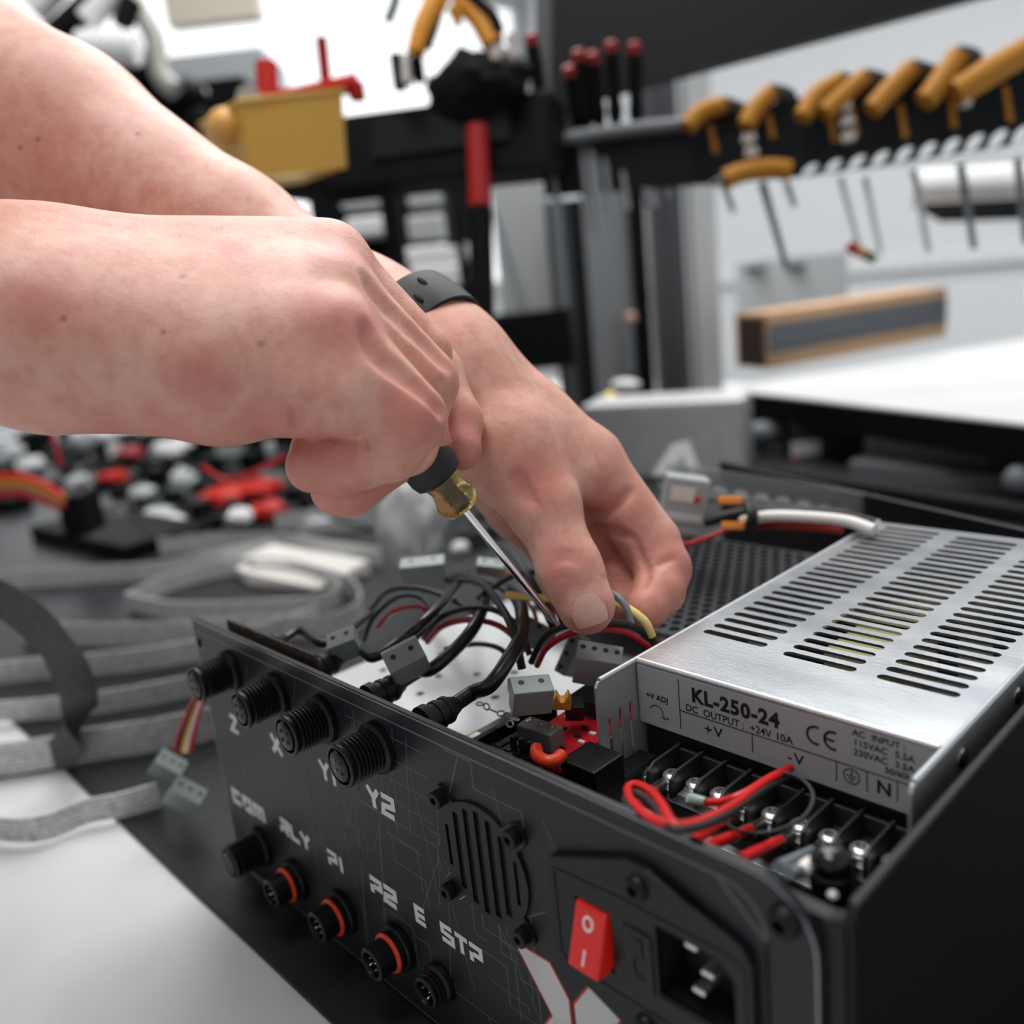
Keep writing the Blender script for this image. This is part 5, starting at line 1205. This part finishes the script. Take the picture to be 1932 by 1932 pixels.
for lab, pts, r, _ in hp:
    w0 = [P(u, v, (rack_xy(u, min(v, 200 if u > 1500 else 260))[2]-EYE).dot(fwd) - .030 + .006*i) for i, (u, v) in enumerate(pts)]; t = thing('pliers', lab, 'pliers', w0[0]); rr = r*.97/FPX
    MB().tube(w0, [rr, rr*1.05, rr*.95], 14, sub=6).build('handle', yellow_h, t)
    MB().tube([p + Vector((-.026,.026,-.006)) for p in w0], [rr*.9, rr, rr*.9], 14, sub=6).build('handle', yellow_h, t)
    e = w0[-1]; MB().tube([e, e+(e-w0[1])*.35+Vector((0,.02,-.012)), e+(e-w0[1])*.4+Vector((0,.04,-.035))], [rr*.8,rr,rr*.4], 10, sub=4).build('jaw', dark_grey, t)
t = thing('pliers', 'single ochre handle hanging crosswise below the rack', 'pliers', P(1425,330,.95)); MB().tube([P(1366,340,.95), P(1400,326,.95), P(1450,318,.95), P(1490,322,.95)], .0105, 14, sub=5).build('handle', yellow_h, t); MB().cyl(P(1366,340,.95), P(1340,348,.955), .006, .003, 10).build('jaw', mid_grey, t)

# screwdriver rack
t = thing('screwdriver_rack', 'grey wire rail holding a row of red-tipped screwdrivers', 'tool rack', P(1160,260,1.0))
MB().tube([P(1046,266,.99), P(1170,246,.98), P(1290,234,.97)], .0075, 10, sub=3).build('rail', mid_grey, t); MB().tube([P(1046,300,1.01), P(1300,268,1.0)], .006, 8, sub=1).build('lower_rail', dark_grey, t)
sdl = [(1072,122,1040,430,'leftmost red-tipped screwdriver of the rack'),(1090,92,1075,440,'second red-tipped screwdriver from the left in the rack'),(1117,96,1108,405,'third red-tipped screwdriver from the left in the rack'),(1152,76,1160,395,'fourth red-tipped screwdriver from the left in the rack'),(1196,78,1212,395,'rightmost red-tipped screwdriver of the rack'),(1000,62,1040,380,'separate red-tipped screwdriver left of the row')]
for u0, v0, u1, v1, lab in sdl:
    top = P(u0, v0, .97); um = u0+(1240-u0)*.12; mid = P(um, 240, 1.0); bot = P(um+22, v1, 1.0); t = thing('screwdriver', lab, 'screwdriver', mid)
    ax_ = (mid-top); L_ = ax_.length
    MB().lathe([(.003,0),(.0070,.0025),(.0072,.010),(.0068,.0125)], top, ax_, 16).build('red_cap', new_mat('red cap', (.30,.008,.010), .5) if 'red cap' not in bpy.data.materials else bpy.data.materials['red cap'], t)
    MB().lathe([(.0078,.0125),(.0088,.03),(.0075,L_*.7),(.009,L_*.8),(.006,L_)], top, ax_, 16).build('handle', matte_black, t); MB().cyl(mid, bot, .0045, .0035, 10).build('shaft', new_mat('dull shaft', (.35,.37,.39), .35, .7) if 'dull shaft' not in bpy.data.materials else bpy.data.materials['dull shaft'], t)
for k, (u, v) in enumerate(((1135,400),(1236,390),(1262,372))):
    tag(MB().cyl(P(u-20,262,1.0), P(u,v,1.0), .0040, .0035, 10).build('steel_rod', bpy.data.materials['dull shaft']), ('steel rod hanging in the middle of the screwdriver rack','steel rod hanging at the right part of the screwdriver rack','last steel rod of the screwdriver rack')[k], 'rod')

# things hanging below the plier rack and on the far sill
for u0, v0, u1, v1, r, lab in ((1438,345,1484,505,.0045,'long thin grey rod hanging left below the plier rack'),(1366,350,1384,400,.004,'short grey rod below the single ochre handle'),(1484,345,1500,390,.004,'short grey rod right of the long one'),(1586,335,1622,470,.0032,'thin rod hanging to the coloured clip'),(1632,335,1662,478,.0032,'thin rod to the right end of the coloured clip'),(1724,320,1752,476,.004,'thin rod hanging in front of the white roll'),(1812,310,1838,470,.0045,'thicker rod in front of the black bar'),(1920,300,1936,460,.0045,'rod at the right edge below the plier rack')):
    tag(MB().cyl(P(u0,v0,.97), P(u1,v1,.97), r, r*.8, 8).build('hanging_rod', mid_grey if r > .004 else light_grey), lab, 'rod')
cl = thing('test_clip', 'small red, orange and green clip hanging from two thin rods', 'clip', P(1625,478,.97))
for (u0, v0, u1, v1, mt) in ((1600,462,1618,476,red_m),(1616,474,1634,480,new_mat('orange bit', (.6,.25,.05), .5)),(1632,480,1652,490,new_mat('green bit', (.12,.20,.05), .5))): MB().cyl(P(u0,v0,.97), P(u1,v1,.97), .006, .005, 10).build('clip_piece', mt, cl)
t = thing('black_bar', 'black bar below the white roll at the right edge', 'bar', P(1830,400,1.6)); m2 = MB(); prism4(m2, [P(1780,418,1.6), P(1960,412,1.55), P(1960,372,1.55), P(1724,384,1.62)], .05); m2.build('bar_body', matte_black, t, bevel=.003)
t = thing('white_roll', 'white paper roll above the black bar at the right edge', 'roll', P(1830,350,1.62)); MB().cyl(P(1720,352,1.68), P(1980,338,1.60), .030, .030, 24).build('roll_body', white_p, t)
for u, v, s_, lab in ((1425,506,(2.2,1,.5),'left dark blurred part on the back of the white shelf'),(1500,502,(1.8,1,.6),'right dark blurred part on the back of the white shelf')):
    tag(MB().ball(P(u, v, 2.24), .018, 12, sc=s_).build('dark_part', dark_grey), lab, 'part')
m = MB(); upright(m, 1390,1600,482,545,2.25,.02, zb=zz); tag(m.build('pale_board', light_grey, bevel=.004), 'pale grey board standing behind the carton', 'board')

# upper left corner
ublock('beige_box', 'beige box high on the far left behind the forearm', 'box', 305,482,-60,36,2.2,.06, new_mat('beige board', (.58,.52,.44), .8))
t = thing('bent_pipe', 'bent grey-green pipe at the upper left behind the forearm', 'pipe', P(290,140,1.5)); MB().tube([P(236,-20,1.5), P(262,20,1.5), P(290,70,1.5), P(302,140,1.5), P(330,170,1.5)], .017, 12).build('pipe_body', new_mat('grey green pipe', (.30,.31,.27), .5), t)
for k, (pts, r, mt, lab) in enumerate((([(60,20),(110,-30)],.022,white_p,'white tube at the top left corner'),([(160,40),(240,-40)],.020,white_p,'second white tube beside the one in the corner'),([(150,90),(260,92)],.026,white_p,'fat white tube above the forearm'),([(100,70),(190,-10)],.020,matte_black,'black tube between the white tubes'),([(230,50),(250,0)],.016,matte_black,'short black tube beside the bent pipe'))):
    t = thing('white_tube' if mt is white_p else 'black_tube', lab, 'tube', P(*pts[0],1.4)); MB().cyl(P(*pts[0],1.4), P(*pts[1],1.4), r, r, 20).build('tube_body', mt, t)
ublock('grey_cabinet', 'pale grey cabinet block behind the ochre bin', 'cabinet', 300,500,100,168,1.8,.2, new_mat('hazy grey', (.42,.44,.47), .6))
for k, (u, v, r, sc_, mt, lab) in enumerate(((265,135,.030,(1.2,1,1),matte_black,'black machine part just above the forearm'),(340,185,.034,(1.5,1,.8),matte_black,'wide black machine part above the forearm'),(372,178,.014,(1.6,1,.8),light_grey,'pale part on the black machine'),(300,130,.016,(1,1,1),mid_grey,'grey fitting at the foot of the bent pipe'),(370,225,.024,(1,1,1),matte_black,'black machine part left of the pale orange float'))):
    tag(MB().ball(P(u, v, 1.66), r*1.28, 16, sc=sc_).build('machine_part', mt), lab, 'machine part')
ublock('black_cabinet', 'low black cabinet under the grey block at the upper left', 'cabinet', 180,480,165,420,1.7,.2, matte_black, zb=MZ)

# ------------------------------------------------------------------ on the mat: ribbon cables
rib = bpy.data.materials.new('grey ribbon cable'); rib.use_nodes = True; nt = rib.node_tree; b = nt.nodes['Principled BSDF']
tc_ = nt.nodes.new('ShaderNodeTexCoord'); wv = nt.nodes.new('ShaderNodeTexWave'); wv.bands_direction = 'Z'; wv.inputs['Scale'].default_value = 110; wv.inputs['Distortion'].default_value = 1.5
nn = nt.nodes.new('ShaderNodeTexNoise'); nn.inputs['Scale'].default_value = 260; nn.inputs['Detail'].default_value = 2
cr_ = nt.nodes.new('ShaderNodeValToRGB'); cr_.color_ramp.elements[0].color = (.13,.135,.14,1); cr_.color_ramp.elements[1].color = (.70,.71,.72,1)
mu = nt.nodes.new('ShaderNodeMath'); mu.operation = 'MULTIPLY_ADD'; mu.inputs[1].default_value = .6
nt.links.new(tc_.outputs['Object'], wv.inputs['Vector']); nt.links.new(tc_.outputs['Object'], nn.inputs['Vector'])
nt.links.new(wv.outputs['Fac'], mu.inputs[0]); nt.links.new(nn.outputs['Fac'], mu.inputs[2]); nt.links.new(mu.outputs[0], cr_.inputs[0]); nt.links.new(cr_.outputs[0], b.inputs['Base Color'])
cr_.color_ramp.elements[0].position = .35; cr_.color_ramp.elements[1].position = .85; b.inputs['Roughness'].default_value = .35
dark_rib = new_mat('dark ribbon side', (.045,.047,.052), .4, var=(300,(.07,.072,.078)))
def ribbon(lab, px, w, mat=rib, zo=0, ups=None):
    pts = [Z(u, v, MZ + w/2 + .001 + zo) for u, v in px]; return tag(MB().strip(pts, w, .0012, ups).build('ribbon_cable', mat), lab, 'ribbon cable', None)
ribbon('ribbon cable nearest the front, crossing the white bench to a grey plug', [(-60,1552),(20,1566),(90,1560),(160,1532),(230,1518),(300,1498)], .015)
ribbon('broad ribbon cable ending behind the control box, above the front one', [(-50,1440),(60,1425),(160,1405),(260,1390),(360,1372),(440,1350)], .022)
ribbon('ribbon cable behind the broad one, gently curved', [(-60,1345),(60,1338),(180,1325),(300,1305),(420,1280)], .016)
ribbon('long flat-looking ribbon cable in the middle of the tangle', [(-60,1275),(60,1262),(200,1250),(340,1232),(480,1200),(600,1160)], .018)
ribbon('ribbon cable that bends back in a wide arc on the right of the tangle', [(40,1190),(180,1196),(340,1192),(500,1182),(620,1180),(680,1150),(665,1110),(590,1085),(470,1080)], .020)
ribbon('light ribbon cable running straight across behind the tangle', [(-60,1098),(60,1090),(180,1082),(300,1075),(420,1050),(520,1030)], .019)
ribbon('upper light ribbon cable curving towards the plastic bag', [(300,1030),(420,1022),(540,1024),(640,1040),(720,1050)], .022)
ribbon('ribbon cable loop around the white highlight patch', [(240,1135),(330,1095),(450,1068),(560,1072),(640,1110),(600,1140),(470,1150),(330,1152),(240,1135)], .018)
ribbon('far ribbon cable leading right to left behind the plastic bag', [(520,985),(620,975),(720,960),(800,950)], .022)
ribbon('far thin ribbon cable below the right fingertips', [(560,1000),(660,990),(760,975)], .014)
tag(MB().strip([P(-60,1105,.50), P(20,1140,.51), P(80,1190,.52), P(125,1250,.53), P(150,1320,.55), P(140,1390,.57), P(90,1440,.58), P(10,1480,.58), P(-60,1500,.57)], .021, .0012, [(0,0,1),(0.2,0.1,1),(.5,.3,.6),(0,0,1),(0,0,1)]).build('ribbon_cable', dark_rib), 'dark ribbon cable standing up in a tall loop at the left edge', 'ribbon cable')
m = MB(); pa = [T_(425,1068), T_(470,1108), T_(600,1116), T_(700,1085), T_(640,1058), T_(520,1050)]
m.add([p + Vector((0,0,.002)) for p in pa] + [p + Vector((0,0,.0035+.012*(i % 2))) for i, p in enumerate(pa)], [tuple(range(6))[::-1], tuple(range(6,12))] + [(i,(i+1)%6,(i+1)%6+6,i+6) for i in range(6)]); tag(m.build('highlight_patch', paper), 'white patch standing in for a gloss highlight among the ribbon cables', 'highlight')  # crumpled white patch laid on the mat to imitate a gloss highlight
# plug cluster hanging at the left end of the box
pc = [('upper grey plug of the pair beside the left end of the panel',(318,1446),.0165,.012,.014),('lower grey plug of the pair, touching the front ribbon cable',(350,1500),.0175,.012,.015)]
for lab, (u, v), w_, d_, h_ in pc: plug(lab, Z(u, v, MZ+.022), rt*.75+dn*.5+fw_*.2, -dn*.7-fw_*.5, w_, d_, h_, holes=3)
for i, (c, m_) in enumerate((('red',crimson),('black',black_rubber),('yellow',new_mat('orange yellow insulation', (.80,.42,.06), .4)),('white',white_wire),('red',dark_red))):
    o = i*7; cable('%s_wire' % c, '%s wire strand %s of the small bundle left of the panel' % (c, ('at the back','second from the back','in the middle','next to the front','at the front')[i]), [P(330+o,1420,.50), P(338+o,1385,.50), P(352+o*.8,1350,.49), P(368+o*.6,1318,.48), P(388+o*.5,1300,.475)], .0013, m_, 'wire', seg=8)
# ------------------------------------------------------------------ blurred parts at the far left of the mat
def bag():
    m = MB(); c_ = P(775,985,.72); seg = 28; vs = []; fs = []
    for i in range(17):
        for k in range(seg):
            ph = PI*i/16; th_ = 2*PI*k/seg; n_ = Vector((math.sin(ph)*math.cos(th_), math.sin(ph)*math.sin(th_), math.cos(ph))); r_ = 1+.25*noise.noise(n_*2.0+Vector((3,1,0)))+.12*noise.noise(n_*5)
            vs.append(c_ + Vector((n_.x*.028*r_, n_.y*.026*r_, n_.z*.036*r_)))
    for i in range(16):
        for k in range(seg): k2 = (k+1) % seg; fs.append((i*seg+k,(i+1)*seg+k,(i+1)*seg+k2,i*seg+k2))
    m.add(vs, fs, 0, True); return m.build('plastic_bag', new_mat('milky plastic film', (.80,.82,.84), .25, trans=.45))
tag(bag(), 'crumpled clear plastic bag between the screwdriver and the fingertips', 'bag')
dv = thing('black_device', 'flat black device with a square tower on the mat at the left', 'device', T_(190,1050))
m = MB(); prism4(m, [T_(60,1020), T_(240,1062), T_(240,1062)+Vector((0,0,.020)), T_(60,1020)+Vector((0,0,.020))], .11); m.build('base', matte_black, dv, bevel=.002)
m = MB(); upright(m, 112,158,935,1018,1.02,.05); m.build('tower', matte_black, dv, bevel=.002)
random.seed(5)
col = {'k':matte_black,'g':light_grey,'w':white_p,'r':red_m,'p':plug_mat,'d':dark_grey,'c':new_mat('crimson part',(.38,.01,.03),.4)}
items = [ # u, v, radius px, squash, colour, kind, label
 (15,860,34,.7,'g','lump','pale lump under the wrist at the left edge'),(75,835,30,.8,'k','block','black block under the wrist'),(60,880,26,.6,'w','lump','white lump left of the dark tower'),(120,855,26,.7,'d','block','dark grey block behind the dark tower'),
 (165,835,28,.7,'g','lump','pale grey lump under the heel of the right hand'),(205,850,24,.8,'k','block','black block between pale lumps'),(250,860,28,.6,'c','lump','crimson part under the right palm'),(215,905,30,.5,'r','lump','red ring-like part on the mat under the palm'),
 (292,838,32,.7,'k','block','black block directly under the right palm'),(330,850,42,.5,'w','lump','bright white lump under the middle of the palm'),(300,900,26,.7,'k','block','black block beside the red part'),(350,905,24,.7,'g','lump','grey lump right of the small black block'),
 (340,925,16,1,'p','plug','pale green round part in the dark clutter'),(400,880,34,.6,'k','block','black block left of the fingertips'),(440,850,28,.6,'p','plug','grey green part near the palm crease'),(480,870,26,.7,'k','block','black block near the palm crease'),
 (430,935,50,.35,'r','lump','long red part below the fingertips'),(490,925,46,.4,'r','lump','bright red part right of the long red one'),(456,978,24,.8,'w','lump','white blob in front of the red parts'),(520,900,26,.6,'p','plug','grey green part behind the ring fingertip'),
 (510,965,36,.5,'r','lump','red part next to the white blob'),(90,920,30,.45,'k','block','black block beside the coloured ribbon'),(150,910,22,.6,'g','lump','small pale lump on the dark device'),(270,930,24,.5,'g','lump','grey bright lump right of the dark tower'),
 (300,975,34,.45,'g','lump','row of pale parts in front of the dark device'),(330,985,22,.6,'w','lump','white part near the front of the dark device'),(560,930,26,.5,'k','block','black block under the middle fingertip'),(600,990,30,.4,'g','lump','pale strip part below the fingertips'),
 (400,925,30,.6,'k','block','black block between white and red parts'),(380,960,34,.5,'k','block','black block in front of the pale green part'),(20,950,40,.4,'k','block','black block at the left edge under the coloured ribbon'),(240,985,40,.4,'k','block','flat black block in front of the tower'),
 (660,960,30,.5,'d','block','dark block left of the plastic bag'),(900,1010,34,.6,'d','block','dark block behind the screwdriver blade'),(870,1035,16,.8,'w','lump','bright small part behind the screwdriver blade'),(930,985,30,.8,'k','block','black block under the left wrist')]
for u, v, r, sq, c, kd, lab in items:
    zt = MZ; p = Z(u, v + r*sq*.8, zt); dep = (p-EYE).dot(fwd); R = r*dep/FPX
    if dep > 2.4: p = P(u, v+r*sq*.8, 2.2); p.z = MZ; dep = 2.2; R = r*dep/FPX
    m = MB()
    if kd == 'block':
        a_ = random.random()*PI; Mb = Matrix.Translation((p.x, p.y, zt)) @ Matrix.Rotation(a_, 4, 'Z'); t = thing('component_block', lab, 'component', (p.x,p.y,zt))
        m.box((-R*.9,-R*.6,0),(R*.9,R*.6,R*1.7*sq), M=Mb); m.build('housing', col[c], t, bevel=R*.08)
        mm = MB(); mm.box((-R*.5,-R*.3,R*1.7*sq),(R*.2,R*.3,R*1.9*sq), M=Mb); mm.build('cap', col['d' if c == 'k' else 'k'], t, bevel=R*.04)
    elif kd == 'plug':
        plug(lab, Vector((p.x,p.y,zt+R*sq*.75)), rt, -dn, R*1.8, R*1.3, R*1.4*sq, holes=2)
    else:
        seg = 18; vs = []; fs = []
        for i in range(11):
            for k in range(seg):
                ph = PI*i/10; th_ = 2*PI*k/seg; n_ = Vector((math.sin(ph)*math.cos(th_), math.sin(ph)*math.sin(th_), math.cos(ph))); rr = 1+.35*noise.noise(n_*2.2+Vector((u*.1,v*.1,0)))
                vs.append(Vector((p.x+n_.x*R*rr, p.y+n_.y*R*rr, zt+R*sq*.95+n_.z*R*sq*rr)))
        for i in range(10):
            for k in range(seg): k2 = (k+1) % seg; fs.append((i*seg+k,(i+1)*seg+k,(i+1)*seg+k2,i*seg+k2))
        m.add(vs, fs, 0, True); tag(m.build('loose_part', col[c]), lab, 'part')
for k in range(95):
    u = random.uniform(-30, 720) if k % 3 else random.uniform(0, 560); v = random.uniform(822, 985) if u > 140 else random.uniform(815, 915)
    r = random.uniform(9, 21); p = Z(u, v+r*.6, MZ); dep = (p-EYE).dot(fwd)
    if dep > 2.3 or p.y > 1.1: continue
    R = r*dep/FPX; c = random.choice('kkkkkkkkgwd'); m = MB(); a_ = random.random()*PI
    Mb = Matrix.Translation((p.x, p.y, MZ)) @ Matrix.Rotation(a_, 4, 'Z')
    if c == 'k' or k % 2: m.box((-R*1.1,-R*.5,0),(R*1.1,R*.5,R*1.1), M=Mb)
    else: m.cyl((p.x,p.y,MZ), (p.x,p.y,MZ+R*1.5), R*.7, R*.6, 14)
    o = m.build('small_component', col[c], bevel=R*.1)
    nm = {'k':'black','g':'pale grey','w':'white','d':'dark grey'}[c]
    tag(o, 'small blurred %s component in the heap behind the right hand' % nm, 'component', '%s components in the heap' % nm)
for i, (mt, lab) in enumerate(((red_m,'red strand of the coloured wires at the left edge'),(yellow_h,'ochre strand of the coloured wires at the left edge'),(new_mat('brown strand',(.25,.12,.05),.5),'brown strand of the coloured wires at the left edge'),(col['c'],'crimson strand of the coloured wires at the left edge'))):
    cable('coloured_wire', lab, [P(-40,905+i*12,1.0), P(30,900+i*10,1.0), P(80,915+i*9,1.0), P(120,940+i*6,1.0)], .005, mt, 'wire', seg=8)
for i, (pts, mt, lab) in enumerate((([(90,800),(105,840),(115,880)],col['c'],'thin crimson wire hanging at the left under the wrist'),([(240,960),(280,1000),(330,1010),(400,985)],black_rubber,'black wire in front of the dark device'),([(560,905),(600,960),(650,985),(720,1000)],black_rubber,'black wire below the fingertips'),([(380,880),(430,905),(500,880),(540,860)],dark_red,'red wire running above the red parts'))):
    cable('loose_wire', lab, [P(u, v, 1.0) for u, v in pts], .0022, mt, 'wire', seg=8)
# ------------------------------------------------------------------ the rest of the person, leaning in from the left outside the frame
ER, EL = elb, elb2
SR, SL = Vector((-.47,-.54,.37)), Vector((-.80,-.38,.48)); HP = Vector((-.86,-.93,.02)); NK = Vector((-.64,-.47,.50)); HD = Vector((-.57,-.385,.60))
def blob(name, specs, h, k, mat, late=None):
    pr = [(Vector(p), r) for s_ in specs for p, r in ((s_[0], s_[2]), (s_[1], s_[3]))]
    f = Field(pr, Matrix.Identity(4), h, pad=.02); F_ = f.empty(); F_[:] = .2
    for a, b_, ra_, rb_ in specs: f.cone(F_, a, b_, ra_, rb_, k)
    W, Q = f.mesh(F_); inv = root_matrix(person).inverted(); m = MB(); m.v = [inv @ Vector(p) for p in W]; m.f = [list(map(int, q_)) for q_ in Q]; m.m = [0]*len(m.f); m.sm = [True]*len(m.f)
    return m.build(name, mat, person, world=False)
hs_ = Vector((.09,-.04,0)); CH = (SR+SL)/2 + Vector((-.03,-.08,-.07)); sx_ = (SR-SL).normalized()*.09
fa_R = (rw[1][0]-ER).normalized(); fa_L = (lw[1][0]-EL).normalized()
blob('shirt', [(SR,SL,.060,.060),(CH+sx_,CH-sx_,.11,.11),(CH+sx_*.7,HP+sx_*.7,.115,.105),(CH-sx_*.7,HP-sx_*.7,.115,.105),(SR,ER,.062,.060),(SL,EL,.062,.062),
      (ER,ER+fa_R*.02,.060,.059),(EL,EL+fa_L*.02,.062,.060),(CH+Vector((0,0,.05)),NK,.07,.055)], .0075, .03, new_mat('dark navy cotton shirt', (.020,.024,.034), .85, bump=(40,.3,.004)))
LR, LL = HP+Vector((.10,-.02,-.05)), HP+Vector((-.09,.02,-.05))
blob('trousers', [(HP+sx_*.6,HP-sx_*.6,.108,.108),(LR,LR+Vector((.02,.06,-.42)),.088,.060),(LR+Vector((.02,.06,-.42)),LR+Vector((.02,.0,-.78)),.060,.048),(LL,LL+Vector((-.02,.06,-.42)),.088,.060),(LL+Vector((-.02,.06,-.42)),LL+Vector((-.02,.0,-.78)),.060,.048)], .009, .02, new_mat('dark grey trousers', (.03,.032,.036), .85))
fd_ = Vector((.62,.62,-.48)).normalized(); upd = Vector((.35,.3,.9)).normalized(); sd_ = fd_.cross(upd).normalized()
blob('head', [(NK-Vector((.02,.03,.04)),HD-upd*.05,.052,.056),(HD,HD+upd*.045-fd_*.02,.078,.080),(HD+fd_*.02,HD+fd_*.03-upd*.06,.058,.040),(HD+fd_*.080+upd*.005,HD+fd_*.098-upd*.022,.008,.012),
      (HD+sd_*.078-upd*.005,HD+sd_*.082-upd*.030,.014,.008),(HD-sd_*.078-upd*.005,HD-sd_*.082-upd*.030,.014,.008),(HD+fd_*.072-upd*.055+sd_*.012,HD+fd_*.072-upd*.055-sd_*.012,.009,.009)], .005, .012, skin)
blob('hair', [(HD+upd*.050-fd_*.030,HD+upd*.055+fd_*.010,.084,.076),(HD-fd_*.035,HD-fd_*.030-upd*.03,.078,.066)], .005, .015, new_mat('short brown hair', (.045,.028,.018), .7, bump=(300,.8,.003)))
for s_ in (1,-1): 
    b_ = LR if s_ > 0 else LL; a_ = b_+Vector((.02*s_,.0,-.80)); MB().tube([a_+Vector((-.02,-.05,-.035)), a_+Vector((.0,.0,-.015)), a_+Vector((.05,.09,-.035)), a_+Vector((.075,.14,-.040))], [.035,.050,.042,.028], 16).build('shoe', black_rubber, person)
